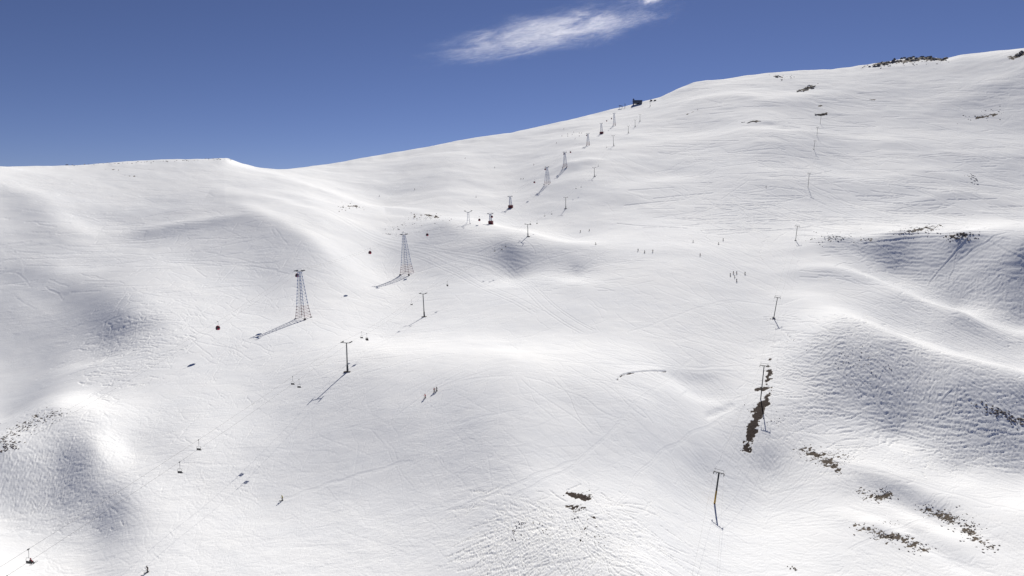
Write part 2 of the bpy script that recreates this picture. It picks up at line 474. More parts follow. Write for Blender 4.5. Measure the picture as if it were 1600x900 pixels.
long_track([(664,622),(690,604),(740,592),(800,588)], 0.05, (0, 0.25))
long_track([(680,612),(700,600),(760,580)], 0.05, (0, 0.25))
long_track([(231,894),(260,850),(300,790),(330,720)], 0.05, (0, 0.25), 1.0)
# the broken rim cut in the snow, and a small wind scoop
long_track([(965,594),(972,586),(990,582),(1040,580)], 0.28, (0, .2))

Z += TR * np.where(AA == AA, 1, 1)
rimd = seg_dist([(1108,649,.5),(1142,636,1)])
Z -= 0.3 * np.exp(-np.clip(rimd, 0, None) ** 2 / 26.0) * (R[None, :] < 240)

# ------------------------------------------------------------------ snow-free ground and the dark rim line: soil attribute
SX_ = PX + 0.55 * PY
GN = 0.75 * vnoise(SX_ / 11, PY / 5, 3) + 0.75 * vnoise(SX_ / 5, PY / 2.2, 4) + 0.7 * vnoise(SX_ / 2.4, PY / 1.3, 5) + 0.3 * vnoise(PX / 1.2, PY / 1.2, 6)
EARTH = np.zeros_like(Z, dtype=np.float32)
def soil(path, rough=5.0, soft=1.5, rmin=0, rmax=1e9, amt=1.0):
    global EARTH
    ok = (R > rmin) & (R < rmax)
    d = seg_dist(path)
    e = np.clip(0.5 - (d + GN * rough) / soft, 0, 1) * amt * ok[None, :] * front
    EARTH = np.maximum(EARTH, e)
soil([(1203,563,0),(1200,573,1)], 7)
soil([(1203,580,3),(1200,590,5),(1198,597,3)], 8)
soil([(1183,608,3),(1206,605,2)], 4)
soil([(1204,610,2),(1197,626,5),(1184,645,8),(1180,655,5)], 7)
soil([(1178,660,6),(1175,672,8),(1171,686,6)], 7)
soil([(1168,693,5),(1166,702,4)], 9)
soil([(884,769,1.5),(900,774,4),(915,778,5),(922,775,2)], 5)
soil([(886,791,2),(900,795,3),(912,792,0)], 7)
soil([(922,806,0.5),(930,809,1)], 2)
soil([(1240,697,-1),(1262,705,3),(1285,715,5),(1300,722,5),(1308,732,5)], 17, 7, 0, 1e9, 0.80)
soil([(1290,712,0),(1325,714,-1)], 17, 7, 0, 1e9, 0.74)
soil([(1340,765,1),(1372,780,4),(1392,770,2)], 14, 6, 0, 1e9, .74)
soil([(1335,820,1),(1360,830,3),(1400,842,4),(1430,850,4),(1448,858,1)], 13, 6, 0, 1e9, .76)
soil([(1440,795,1),(1480,808,4),(1510,828,4),(1545,856,1)], 14, 6, 0, 1e9, .74)
soil([(1545,635,-2),(1565,642,0),(1595,660,-1)], 11, 4, 0, 1e9, .7)
soil([(0,692,-1),(20,670,-2),(50,654,-3),(78,642,-4)], 13, 5, 0, 1e9, .7)
soil([(1350,104,0),(1385,98,2),(1420,94,3),(1450,91,3),(1478,92,1)], 5, 1.5, 700)
soil([(1245,144,0),(1262,138,2),(1280,132,0)], 4, 1.5, 700)
soil([(1576,92,0),(1600,82,3)], 5, 1.5, 700)
soil([(1208,119,0),(1222,120,1.5)], 3, 1.5, 700)
soil([(1160,191,0),(1185,189,0.6)], 2.5, 1.2, 500)
soil([(1276,180,0),(1292,177,1.5)], 2.5, 1.2, 500)
soil([(1274,166,-.5),(1286,165,0.3)], 2, 1.2, 500)
soil([(1355,156,-.5),(1375,155,0)], 2, 1.2, 500)
soil([(1070,180,-1),(1090,172,0)], 3, 1.2, 500)
soil([(1525,184,-.5),(1560,178,0)], 5, 1.5, 500)
soil([(1512,275,0),(1525,280,1)], 7, 3, 400, 1e9, .6)
soil([(1413,365,0),(1440,357,1),(1470,352,0)], 6, 2, 300)
soil([(1480,372,0),(1500,366,2),(1512,368,0)], 6, 2, 300)
soil([(1290,376,0),(1308,370,1)], 6, 2, 300)
soil([(1345,375,0),(1362,374,0.6)], 3, 2, 300)
soil([(645,337,0),(665,335,.5),(690,341,0)], 4, 2, 300)
soil([(535,322,-.5),(565,323,.2)], 3, 2, 300)
soil([(162,264,-.5),(185,266,.2)], 2, 1.5, 300)
soil([(188,275,-.5),(210,275,.3)], 2, 1.5, 300)
soil([(965,592,0.4),(972,586,.6),(990,582,.5),(1020,580.5,0.3),(1040,580,.3)], 1.6, 1.0)  # dark line along the cut rim, drawn in the soil colour
soil([(352,248,0),(362,250,.3)], 2, 1.5, 300)
for x, y in ((812,822),(802,828),(848,818),(851,825),(900,815),(905,843),(930,822),(1240,890),(1237,884)):
    soil([(x,y,-.2),(x+3,y+1,.2)], 2.4, 1.5)
Z -= EARTH * 0.06
# drop back to metres and build the sheet
XM, YM, ZM = XX * K, YY * K, Z * K

def new_mesh_grid(name, X, Y, Zv):
    na, nu = X.shape
    co = np.empty((na * nu + 1, 3), dtype=np.float32)
    co[:-1, 0] = X.ravel(); co[:-1, 1] = Y.ravel(); co[:-1, 2] = Zv.ravel()
    co[-1] = (0, 0, float(Zv[:, 0].mean()))
    idx = np.arange(na * nu).reshape(na, nu)
    nx = np.r_[np.arange(1, na), 0]
    q = np.stack([idx[:, :-1], idx[:, 1:], idx[nx][:, 1:], idx[nx][:, :-1]], -1).reshape(-1, 4)
    tri = np.stack([np.full(na, na * nu), idx[:, 0], idx[nx][:, 0]], -1)
    loops = np.r_[q.ravel(), tri.ravel()].astype(np.int32)
    nq, nt = len(q), len(tri)
    starts = np.r_[np.arange(nq) * 4, nq * 4 + np.arange(nt) * 3].astype(np.int32)
    me = bpy.data.meshes.new(name)
    me.vertices.add(len(co)); me.vertices.foreach_set('co', co.ravel())
    me.loops.add(len(loops)); me.loops.foreach_set('vertex_index', loops)
    me.polygons.add(nq + nt); me.polygons.foreach_set('loop_start', starts)
    me.update(calc_edges=True)
    me.polygons.foreach_set('use_smooth', np.ones(nq + nt, dtype=bool))
    return me

# A spans (-pi, pi): duplicate seam handled by wrap-around quads
g_me = new_mesh_grid('snow_slope', XM, YM, ZM)
at = g_me.attributes.new('soil', 'FLOAT', 'POINT')
at.data.foreach_set('value', np.r_[EARTH.ravel(), 0].astype(np.float32))
ground = bpy.data.objects.new('snow_slope', g_me)
COL.objects.link(ground)
ground['kind'] = 'structure'

# ------------------------------------------------------------------ materials
def new_mat(name):
    m = bpy.data.materials.new(name); m.use_nodes = True
    nt = m.node_tree
    return m, nt, nt.nodes['Principled BSDF']

def plain(name, col, rough=0.6, metal=0.0, var=0.25, scale=3.0):
    """paint or metal with some procedural wear"""
    m, nt, b = new_mat(name)
    tc = nt.nodes.new('ShaderNodeTexCoord'); no = nt.nodes.new('ShaderNodeTexNoise')
    no.inputs['Scale'].default_value = scale; no.inputs['Detail'].default_value = 5
    mx = nt.nodes.new('ShaderNodeMix'); mx.data_type = 'RGBA'
    mx.inputs['A'].default_value = tuple(c * (1 - var) for c in col) + (1,)
    mx.inputs['B'].default_value = tuple(min(1, c * (1 + var)) for c in col) + (1,)
    nt.links.new(tc.outputs['Object'], no.inputs['Vector'])
    nt.links.new(no.outputs['Fac'], mx.inputs['Factor'])
    nt.links.new(mx.outputs['Result'], b.inputs['Base Color'])
    b.inputs['Roughness'].default_value = rough
    b.inputs['Metallic'].default_value = metal
    return m

def snow_material():
    m, nt, b = new_mat('snow')
    N = nt.nodes.new; L = nt.links.new
    geo = N('ShaderNodeNewGeometry')
    at = N('ShaderNodeAttribute'); at.attribute_name = 'soil'
    def noise(scale, detail, rough=0.5, vec=None, dist=0.0):
        n_ = N('ShaderNodeTexNoise'); n_.inputs['Scale'].default_value = scale
        n_.inputs['Detail'].default_value = detail; n_.inputs['Roughness'].default_value = rough
        n_.inputs['Distortion'].default_value = dist
        L(vec or geo.outputs['Position'], n_.inputs['Vector']); return n_.outputs['Fac']
    def math_(op, a, b_=None, c=None):
        n_ = N('ShaderNodeMath'); n_.operation = op
        for k, v in enumerate((a, b_, c)):
            if v is None: continue
            if isinstance(v, (int, float)): n_.inputs[k].default_value = v
            else: L(v, n_.inputs[k])
        return n_.outputs[0]
    def ramp(v, lo, hi):
        n_ = N('ShaderNodeMapRange'); n_.clamp = True
        L(v, n_.inputs[0]); n_.inputs[1].default_value = lo; n_.inputs[2].default_value = hi
        return n_.outputs[0]
    # snow tone: old packed snow slightly greyer / warmer in drifting patches
    big = noise(0.012, 5, 0.55); mid = noise(0.11, 6, 0.6)
    tone = math_('ADD', math_('MULTIPLY', big, 0.6), math_('MULTIPLY', mid, 0.4))
    tn = ramp(tone, 0.35, 0.65)
    c1 = N('ShaderNodeMix'); c1.data_type = 'RGBA'
    c1.inputs['A'].default_value = (0.79, 0.81, 0.845, 1); c1.inputs['B'].default_value = (0.865, 0.875, 0.89, 1)
    L(tn, c1.inputs['Factor'])
    # fine dirt specks blown over the snow
    # soil
    sn1 = noise(1.4, 6, 0.65); sn2 = noise(6.0, 4, 0.6)
    sc = N('ShaderNodeMix'); sc.data_type = 'RGBA'
    sc.inputs['A'].default_value = (0.034, 0.024, 0.022, 1); sc.inputs['B'].default_value = (0.085, 0.065, 0.056, 1)
    sd = N('ShaderNodeMix'); sd.data_type = 'RGBA'
    sd.inputs['A'].default_value = (0.15, 0.125, 0.10, 1)
    L(ramp(at.outputs['Fac'], 0.70, 0.92), sd.inputs['Factor'])
    L(ramp(sn1, 0.42, 0.75), sc.inputs['Factor']); L(sc.outputs['Result'], sd.inputs['B']); sc = sd
    thr = math_('ADD', at.outputs['Fac'], math_('MULTIPLY', math_('SUBTRACT', noise(1.6, 8, 0.75), 0.5), 1.5))
    sm = math_('MULTIPLY', ramp(thr, 0.40, 0.60), ramp(at.outputs['Fac'], 0.02, 0.12))
    c2 = N('ShaderNodeMix'); c2.data_type = 'RGBA'
    L(sm, c2.inputs['Factor']); L(c1.outputs['Result'], c2.inputs['A']); L(sc.outputs['Result'], c2.inputs['B'])
    L(c2.outputs['Result'], b.inputs['Base Color'])
    b.inputs['Roughness'].default_value = 0.9
    b.inputs['Specular IOR Level'].default_value = 0.08
    # wind texture: stretched noise across the slope + crust grain
    mp = N('ShaderNodeMapping'); mp.inputs['Scale'].default_value = (1.0, 1.9, 1.3); mp.inputs['Rotation'].default_value = (0, 0, -0.5)
    L(geo.outputs['Position'], mp.inputs['Vector'])
    w1 = noise(0.55, 6, 0.62, mp.outputs['Vector'], 0.6)
    w2 = noise(0.09, 4, 0.55, mp.outputs['Vector'], 0.8)
    w3 = noise(3.5, 4, 0.6)
    h = math_('ADD', math_('ADD', math_('MULTIPLY', w1, 0.34), math_('MULTIPLY', w2, 0.7)), math_('MULTIPLY', w3, 0.05))
    patch = ramp(noise(0.022, 3, 0.5), 0.38, 0.62)
    h = math_('MULTIPLY', h, math_('ADD', 0.35, math_('MULTIPLY', patch, 0.85)))
    h = math_('ADD', h, math_('MULTIPLY', math_('MULTIPLY', sn2, 0.5), sm))
    bp = N('ShaderNodeBump'); bp.inputs['Strength'].default_value = 0.34; bp.inputs['Distance'].default_value = 1.0
    L(h, bp.inputs['Height']); L(bp.outputs['Normal'], b.inputs['Normal'])
    return m
g_me.materials.append(snow_material())
# ------------------------------------------------------------------ object helpers
def M3(p):                       # layout units -> metres
    return Vector((float(p[0]) * K, float(p[1]) * K, float(p[2]) * K))

def GP(px, py, rmin=60.0):
    return M3(ground_hit(px, py, rmin))

def at_depth(px, py, Y, X0=None):
    """point on the view ray of a pixel at world depth Y (metres)"""
    d = pix_dir(px, py)
    return Vector((d[0] / d[1] * Y, Y, d[2] / d[1] * Y))

def gz(x, y):
    return float(ground_z(x / K, y / K)) * K

def tag(o, label=None, cat=None, group=None, kind=None):
    if label: o['label'] = label
    if cat: o['category'] = cat
    if group: o['group'] = group
    if kind: o['kind'] = kind
    return o

def empty(name, loc, rot=None):
    o = bpy.data.objects.new(name, None); COL.objects.link(o)
    o.empty_display_size = 1.0
    m = (rot.to_4x4() if rot is not None else Matrix.Identity(4))
    o.matrix_world = Matrix.Translation(loc) @ m
    return o

class MB:
    """collects shapes into one mesh object"""
    def __init__(self): self.bm = bmesh.new()
    def box(self, c, s, rot=None):
        m = Matrix.Translation(c) @ (rot.to_4x4() if rot is not None else Matrix.Identity(4)) @ Matrix.Diagonal((s[0], s[1], s[2], 1))
        bmesh.ops.create_cube(self.bm, size=1.0, matrix=m); return self
    def bar(self, a, b, r0, r1=None, seg=6):
        a = Vector(a); b = Vector(b); d = b - a
        q = d.to_track_quat('Z', 'Y').to_matrix().to_4x4()
        m = Matrix.Translation((a + b) / 2) @ q
        bmesh.ops.create_cone(self.bm, cap_ends=True, segments=seg, radius1=r0, radius2=(r0 if r1 is None else r1), depth=d.length, matrix=m); return self
    def disc(self, c, axis, r, w, seg=12):
        axis = Vector(axis).normalized()
        return self.bar(Vector(c) - axis * w / 2, Vector(c) + axis * w / 2, r, r, seg)
    def lathe(self, prof, seg=14, sx=1.0, sy=1.0, c=(0, 0, 0)):
        rings = []
        for r, z in prof:
            rings.append([self.bm.verts.new((c[0] + r * sx * math.cos(k * 2 * math.pi / seg), c[1] + r * sy * math.sin(k * 2 * math.pi / seg), c[2] + z)) for k in range(seg)])
        for i in range(len(rings) - 1):
            for k in range(seg):
                self.bm.faces.new((rings[i][k], rings[i][(k + 1) % seg], rings[i + 1][(k + 1) % seg], rings[i + 1][k]))
        self.bm.faces.new(rings[0][::-1]); self.bm.faces.new(rings[-1]); return self
    def tube(self, path, r, seg=6):
        P = [Vector(p) for p in path]; rings = []
        for i, p in enumerate(P):
            t = (P[min(i + 1, len(P) - 1)] - P[max(i - 1, 0)]).normalized()
            side = t.cross(Vector((0, 0, 1)))
            side = side.normalized() if side.length > 1e-4 else Vector((1, 0, 0))
            up = side.cross(t).normalized()
            rr = r[i] if isinstance(r, (list, tuple)) else r
            rings.append([self.bm.verts.new(p + (side * math.cos(k * 2 * math.pi / seg) + up * math.sin(k * 2 * math.pi / seg)) * rr) for k in range(seg)])
        for i in range(len(rings) - 1):
            for k in range(seg):
                self.bm.faces.new((rings[i][k], rings[i + 1][k], rings[i + 1][(k + 1) % seg], rings[i][(k + 1) % seg]))
        self.bm.faces.new(rings[0][::-1]); self.bm.faces.new(rings[-1]); return self
    def build(self, name, mat, parent=None, smooth=False, bevel=0.0):
        bmesh.ops.recalc_face_normals(self.bm, faces=self.bm.faces)
        me = bpy.data.meshes.new(name); self.bm.to_mesh(me); self.bm.free()
        me.materials.append(mat)
        if smooth:
            me.polygons.foreach_set('use_smooth', [True] * len(me.polygons))
        o = bpy.data.objects.new(name, me); COL.objects.link(o)
        if parent is not None: o.parent = parent
        return o

def copy_tree(o, parent=None):
    c = o.copy(); COL.objects.link(c)
    if parent is not None:
        c.parent = parent
    for ch in list(o.children): copy_tree(ch, c)
    return c

MAT = {
 'blue': plain('blue_paint', (0.20, 0.28, 0.48), 0.5),
 'darkblue': plain('dark_blue_steel', (0.035, 0.05, 0.12), 0.5, 0.3),
 'pale': plain('pale_paint', (0.52, 0.55, 0.62), 0.5),
 'redwhite': plain('faded_red_paint', (0.42, 0.30, 0.30), 0.6),
 'red': plain('dark_red_paint', (0.16, 0.015, 0.02), 0.55),
 'grey': plain('galvanised_steel', (0.16, 0.17, 0.17), 0.5, 0.4),
 'dark': plain('dark_steel', (0.035, 0.038, 0.045), 0.5, 0.4),
 'black': plain('black_rubber', (0.02, 0.02, 0.024), 0.6),
 'concrete': plain('concrete', (0.10, 0.09, 0.085), 0.9),
 'yellow': plain('yellow_paint', (0.42, 0.25, 0.03), 0.55),
 'cabin': plain('maroon_cabin_paint', (0.40, 0.02, 0.06), 0.3),
 'glass': plain('smoked_glass', (0.012, 0.014, 0.02), 0.08),
 'rope': plain('steel_rope', (0.07, 0.07, 0.075), 0.5, 0.5),
 'slab': plain('grey_blue_cladding', (0.09, 0.11, 0.15), 0.5),
 'roof': plain('dark_sheet_roof', (0.03, 0.035, 0.045), 0.5),
 'wood': plain('weathered_wood', (0.09, 0.065, 0.045), 0.8),
 'jred': plain('red_fabric', (0.75, 0.02, 0.03), 0.8),
 'jmaroon': plain('maroon_fabric', (0.40, 0.015, 0.04), 0.8),
 'jblack': plain('black_fabric', (0.012, 0.012, 0.016), 0.85),
 'jblue': plain('navy_fabric', (0.02, 0.03, 0.09), 0.85),
 'jyellow': plain('yellow_fabric', (0.42, 0.36, 0.06), 0.8),
 'jgreen': plain('green_fabric', (0.03, 0.09, 0.05), 0.8),
 'skin': plain('skin', (0.42, 0.24, 0.16), 0.6),
 'stone': plain('brown_rock', (0.14, 0.115, 0.095), 0.9, 0, 0.5, 1.2),
 'stone2': plain('grey_rock', (0.13, 0.13, 0.14), 0.9, 0, 0.5, 1.2),
}

def frame_from(base, top, line_dir):
    """rotation whose z runs from base to top and whose y follows the lift line"""
    z = (top - base).normalized()
    y = (line_dir - z * line_dir.dot(z)).normalized()
    x = y.cross(z).normalized()
    return Matrix((x, y, z)).transposed()

# ------------------------------------------------------------------ gondola lift: lattice pylons
def sheaves(mb_, c, length, n, r=0.28):
    for k in range(n):
        y = (k / (n - 1) - 0.5) * length
        mb_.disc((c[0], c[1] + y, c[2]), (1, 0, 0), r, 0.16, 10)
    mb_.box((c[0] - 0.14, c[1], c[2]), (0.08, length, 0.16))
    mb_.box((c[0] + 0.14, c[1], c[2]), (0.08, length, 0.16))

def lattice(base, top, line_dir, label, wb, wt, redfrac, house=False, armw=2.3):
    H = (top - base).length
    root = empty('gondola_pylon', base, frame_from(base, top, line_dir))
    tag(root, label, 'pylon', 'lattice pylons of the gondola lift')
    def leg_pt(sx, sy, t):
        w = wb + (wt - wb) * t
        # legs flare a little at the foot
        w *= 1 + 0.10 * max(0, 0.25 - t) / 0.25
        return Vector((sx * w / 2, sy * w / 2, t * H))
    hz0 = -1.2 / H
    for sx in (-1, 1):
        for sy in (-1, 1):
            f = leg_pt(sx, sy, 0)
            MB().box((f.x, f.y, -0.35), (0.9, 0.9, 1.3)).build('footing', MAT['concrete'], root)
    n = max(4, int(H / 1.9))
    ts = [1 - (1 - i / n) ** 0.92 for i in range(n + 1)]
    for sx in (-1, 1):
        for sy in (-1, 1):
            lg = MB().tube([leg_pt(sx, sy, t) for t in (hz0, 0.0, redfrac)], 0.13, 6)
            ug = MB().tube([leg_pt(sx, sy, t) for t in (redfrac, 0.6, 0.97)], 0.12, 6)
            for t in ts[1:]:
                (lg if t * 0.96 < redfrac else ug).box(leg_pt(sx, sy, t * 0.96), (0.40, 0.40, 0.42))
            lg.build('lower_leg', MAT['redwhite'], root); ug.build('upper_leg', MAT['blue'], root)
    lo, up = MB(), MB()
    for i in range(n):
        t0, t1 = ts[i] * 0.96, ts[i + 1] * 0.96
        mb_ = lo if t1 <= redfrac + 0.02 else up
        for (s0, s1) in (((-1, -1), (1, -1)), ((1, -1), (1, 1)), ((1, 1), (-1, 1)), ((-1, 1), (-1, -1))):
            a0, b0 = leg_pt(*s0, t0), leg_pt(*s1, t0); a1, b1 = leg_pt(*s0, t1), leg_pt(*s1, t1)
            mb_.bar(a0, b1, 0.045, seg=4); mb_.bar(b0, a1, 0.045, seg=4); mb_.bar(a1, b1, 0.045, seg=4)
    lo.build('lower_bracing', MAT['redwhite'], root)
    up.build('upper_bracing', MAT['pale'], root)
    # ladder
    l = MB()
    l.bar((-wb * .1, -wb * .5, 0.3), (-wt * .2, -wt * .5 - 0.1, H * .96), 0.035, seg=4)
    l.bar((wb * .1 - .0, -wb * .5, 0.3), (wt * .2, -wt * .5 - 0.1, H * .96), 0.035, seg=4)
    l.build('ladder', MAT['grey'], root)
    MB().box((0, 0, H * 0.965), (wt + 0.5, wt + 0.5, 0.22)).build('head_plate', MAT['blue'], root)
    arm = MB(); arm.box((0, 0, H * 0.99), (armw * 2, 0.35, 0.3))
    arm.build('crossarm', MAT['darkblue'], root)
    for s in (-1, 1):
        sh = MB(); sheaves(sh, (s * armw, 0, H * 0.99 + 0.32), 3.4, 6)
        sh.build('sheave_assembly', MAT['dark'], root)
        gal = MB()
        for yy in (-1.3, 1.3):
            gal.bar((s * (armw - .5), yy, H * .99), (s * (armw - .5), yy, H * .99 + 1.3), 0.04, seg=4)
        gal.bar((s * (armw - .5), -1.3, H * .99 + 1.3), (s * (armw - .5), 1.3, H * .99 + 1.3), 0.04, seg=4)
        gal.build('maintenance_rail', MAT['pale'], root)
    lift = MB()
    lift.bar((-armw * .6, 0, H * .99), (-armw * .6, 0, H + 1.1), 0.05, seg=4)
    lift.bar((armw * .6, 0, H * .99), (armw * .6, 0, H + 1.1), 0.05, seg=4)
    lift.bar((-armw * .8, 0, H + 1.1), (armw * .8, 0, H + 1.1), 0.06, seg=4)
    lift.build('lifting_frame', MAT['pale'], root)
    if house:
        hb = MB().box((0, 0, 1.25), (wb + 1.6, wb + 1.2, 3.3)).build('red_base_housing', MAT['red'], root)
        MB().box((0, -(wb + 1.2) / 2 - 0.03, 0.9), (0.9, 0.06, 1.9)).build('door', MAT['dark'], hb)
        MB().box((0, 0, 3.0), (wb + 2.0, wb + 1.6, 0.2)).build('roof', MAT['red'], hb)
    rot = root.matrix_world.to_3x3()
    tops = [base + rot @ Vector((s * armw, 0, H * 0.99 + 0.62)) for s in (-1, 1)]
    return root, tops

# base px,py ; top px,py ; base width, red share, housing, label
PYL = [
 (474,497, 468,423, 5.6, 0.27, False, 'nearest and tallest blue and red lattice gondola pylon, casting a long shadow down left'),
 (636,428, 631,366, 6.8, 0.22, False, 'tall lattice gondola pylon with a reddish foot, second nearest of its line'),
 (767,350.5, 766,334, 2.2, 0.25, True, 'short blue gondola pylon on a dark red box, on the bright crest'),
 (798,325, 797,307, 3.0, 0.25, True, 'gondola pylon on a red box with a red ramp, just uphill of the crest'),
 (855.5,288, 854.5,261, 6.0, 0.20, False, 'slim pale lattice pylon standing alone on the smooth mid slope'),
 (883,262, 882.5,238, 5.0, 0.25, False, 'lattice pylon with a cabin beside its head, below the group of skiers'),
 (919,227, 918.5,209, 4.4, 0.3, False, 'small far lattice pylon directly right of the scattered skiers'),
 (940,209, 939.5,193, 4.0, 0.22, True, 'far gondola pylon on a dark block high on the slope'),
 (960,196, 959.5,177, 4.0, 0.2, False, 'farthest lattice gondola pylon, just under the top station'),
]
bases = [GP(p[0], p[1]) for p in PYL]
tops_c = [at_depth(p[2], p[3], b.y) for p, b in zip(PYL, bases)]
gond_tops = []
for k, p in enumerate(PYL):
    a = bases[max(0, k - 1)]; c = bases[min(len(PYL) - 1, k + 1)]
    ld = (c - a); ld.z *= 0.6
    root, tp = lattice(bases[k], tops_c[k], ld.normalized(), p[7], p[4], 1.3 if k != 2 else 1.2, p[5], p[6], 2.3)
    gond_tops.append(tp)

# the two-legged pylon of the second line at the crest
b = GP(732, 349.5); t = at_depth(731.5, 332, b.y)
H = (t - b).length
root = empty('twin_leg_pylon', b, frame_from(b, t, Vector((0.3, 1, 0.1))))
tag(root, 'short two-legged pylon with a wide V-shaped head, leftmost on the bright crest', 'pylon')
for s in (-1, 1):
    MB().tube([(s * 1.7, 0, -0.8), (s * 0.75, 0, H * 0.45), (s * 0.62, 0, H)], 0.2, 8).build('leg', MAT['pale'], root)
    MB().box((s * 1.7, 0, -0.3), (0.9, 0.9, 0.9)).build('footing', MAT['redwhite'], root)
    arm = MB(); arm.bar((0, 0, H - 0.1), (s * 3.2, 0, H + 1.2), 0.2, 0.14, 6); arm.build('arm', MAT['darkblue'], root)
    sh = MB(); sheaves(sh, (s * 3.2, 0, H + 1.45), 3.2, 5); sh.build('sheave_assembly', MAT['dark'], root)
br = MB()
for q in (0.3, 0.55, 0.8):
    br.bar((-0.9, 0, H * q), (0.9, 0, H * q), 0.07, seg=4)
br.build('bracing', MAT['pale'], root)

# ------------------------------------------------------------------ ropes
def catenary(a, b_, sag, n=28):
    out = []
    for i in range(n + 1):
        t = i / n; p = a.lerp(b_, t); p.z -= 4 * sag * t * (1 - t); out.append(p)
    return out

def rope_obj(name, pts_, r, label, cat, group=None):
    o0 = pts_[0]
    mb_ = MB(); mb_.tube([p - o0 for p in pts_], r, 5)
    o = mb_.build(name, MAT['rope'], None, True); o.location = o0
    return tag(o, label, cat, group)

def on_path(path, px):
    """point on a polyline whose image column is px, and the local direction"""
    for a, b_ in zip(path[:-1], path[1:]):
        xa = project(a.x, a.y, a.z)[0]; xb = project(b_.x, b_.y, b_.z)[0]
        if min(xa, xb) <= px <= max(xa, xb) and abs(xa - xb) > 1e-6:
            t = (px - xa) / (xb - xa); return a.lerp(b_, t), (b_ - a).normalized()
    return None

g_paths = []
dirn = (gond_tops[0][0] - gond_tops[1][0]); dirn = dirn / dirn.y * -1.0
for s in (0, 1):
    g0 = gond_tops[0][s] + (gond_tops[0][s] - gond_tops[1][s]) * 1.7
    g0.z = gond_tops[0][s].z - 58
    path = catenary(g0, gond_tops[0][s], 4.0)
    for k in range(len(gond_tops) - 1):
        L_ = (gond_tops[k][s] - gond_tops[k + 1][s]).length
        path += catenary(gond_tops[k][s], gond_tops[k + 1][s], L_ * 0.018)[1:]
    end = GP(987, 166) + Vector((-3 + 4.6 * s, 0, 5))
    path += catenary(gond_tops[-1][s], end, 2.0)[1:]
    g_paths.append(path)
rope_obj('gondola_rope', g_paths[0], 0.018, 'thin steel rope on the left side of the gondola pylons', 'cable', 'ropes of the gondola lift')
rope_obj('gondola_rope', g_paths[1], 0.018, 'thin steel rope on the right side of the gondola pylons', 'cable', 'ropes of the gondola lift')

# ------------------------------------------------------------------ gondola cabins
def make_cabin():
    root = empty('gondola_cabin', Vector((0, 0, 0)))
    z0 = -4.1
    body = MB().lathe([(0.45, 0), (0.82, 0.12), (1.02, 0.5), (1.05, 0.95)], 16, 1.0, 0.92, (0, 0, z0)).build('cabin_shell', MAT['cabin'], root, True)
    MB().lathe([(1.05, 0.95), (1.0, 1.35), (0.88, 1.72), (0.74, 1.86)], 16, 1.0, 0.92, (0, 0, z0)).build('window_band', MAT['glass'], root, True)
    fr = MB()
    for k in range(8):
        a = (k + 0.5) * math.pi / 4
        fr.tube([(1.06 * math.cos(a), 1.06 * .92 * math.sin(a), z0 + 0.9), (1.01 * math.cos(a), 1.01 * .92 * math.sin(a), z0 + 1.35), (0.75 * math.cos(a), .75 * .92 * math.sin(a), z0 + 1.86)], 0.04, 4)
    fr.build('window_frame', MAT['cabin'], root)
    MB().lathe([(0.80, 1.86), (0.74, 1.98), (0.35, 2.12), (0.1, 2.16)], 16, 1.0, 0.92, (0, 0, z0)).build('roof', MAT['cabin'], root, True)
    MB().box((0, -0.98, z0 + 0.85), (0.75, 0.06, 1.35)).build('door', MAT['dark'], root)
    h = MB().tube([(0, 0, z0 + 2.1), (0.32, 0, z0 + 2.7), (0.32, 0, z0 + 3.5), (0.02, 0, -0.12)], 0.06, 6).build('hanger_arm', MAT['grey'], root)
    MB().box((0, 0, -0.04), (0.16, 0.75, 0.22)).build('grip', MAT['grey'], h)
    MB().box((-1.12, 0, z0 + 0.75), (0.10, 0.5, 0.9)).build('ski_rack', MAT['dark'], root)
    return root
CABINS = [
 (340, 0, 'maroon gondola cabin farthest to the lower left, hanging alone over the slope'),
 (464, 0, 'gondola cabin hanging close beside the head of the nearest lattice pylon'),
 (578, 0, 'dark red gondola cabin in mid air left of the second lattice pylon'),
 (667.5, 1, 'small dark gondola cabin in mid air right of the second lattice pylon'),
 (749, 0, 'dark gondola cabin between the two short pylons on the crest'),
 (768.5, 1, 'gondola cabin right against the short blue pylon on its red box'),
 (835, 1, 'tiny gondola cabin below and left of the slim lone pylon'),
 (852, 0, 'tiny gondola cabin touching the left side of the slim lone pylon'),
 (881.5, 0, 'tiny gondola cabin beside the pylon below the group of skiers'),
 (891.5, 1, 'tiny gondola cabin just uphill of the pylon below the skiers'),
 (917, 0, 'tiny gondola cabin left of the small pylon next to the skiers'),
 (948, 0, 'tiny gondola cabin, left one of two below the farthest pylon'),
 (955.5, 1, 'tiny gondola cabin, right one of two below the farthest pylon'),
]
cab0 = make_cabin(); used = False
for px, s, lab in CABINS:
    hit = on_path(g_paths[s], px)
    if hit is None: continue
    c = cab0 if not used else copy_tree(cab0)
    used = True
    p, d = hit
    c.matrix_world = Matrix.Translation(p) @ Matrix.Rotation(math.atan2(-d.x, d.y), 4, 'Z')
    tag(c, lab, 'gondola cabin', 'gondola cabins on the rope')

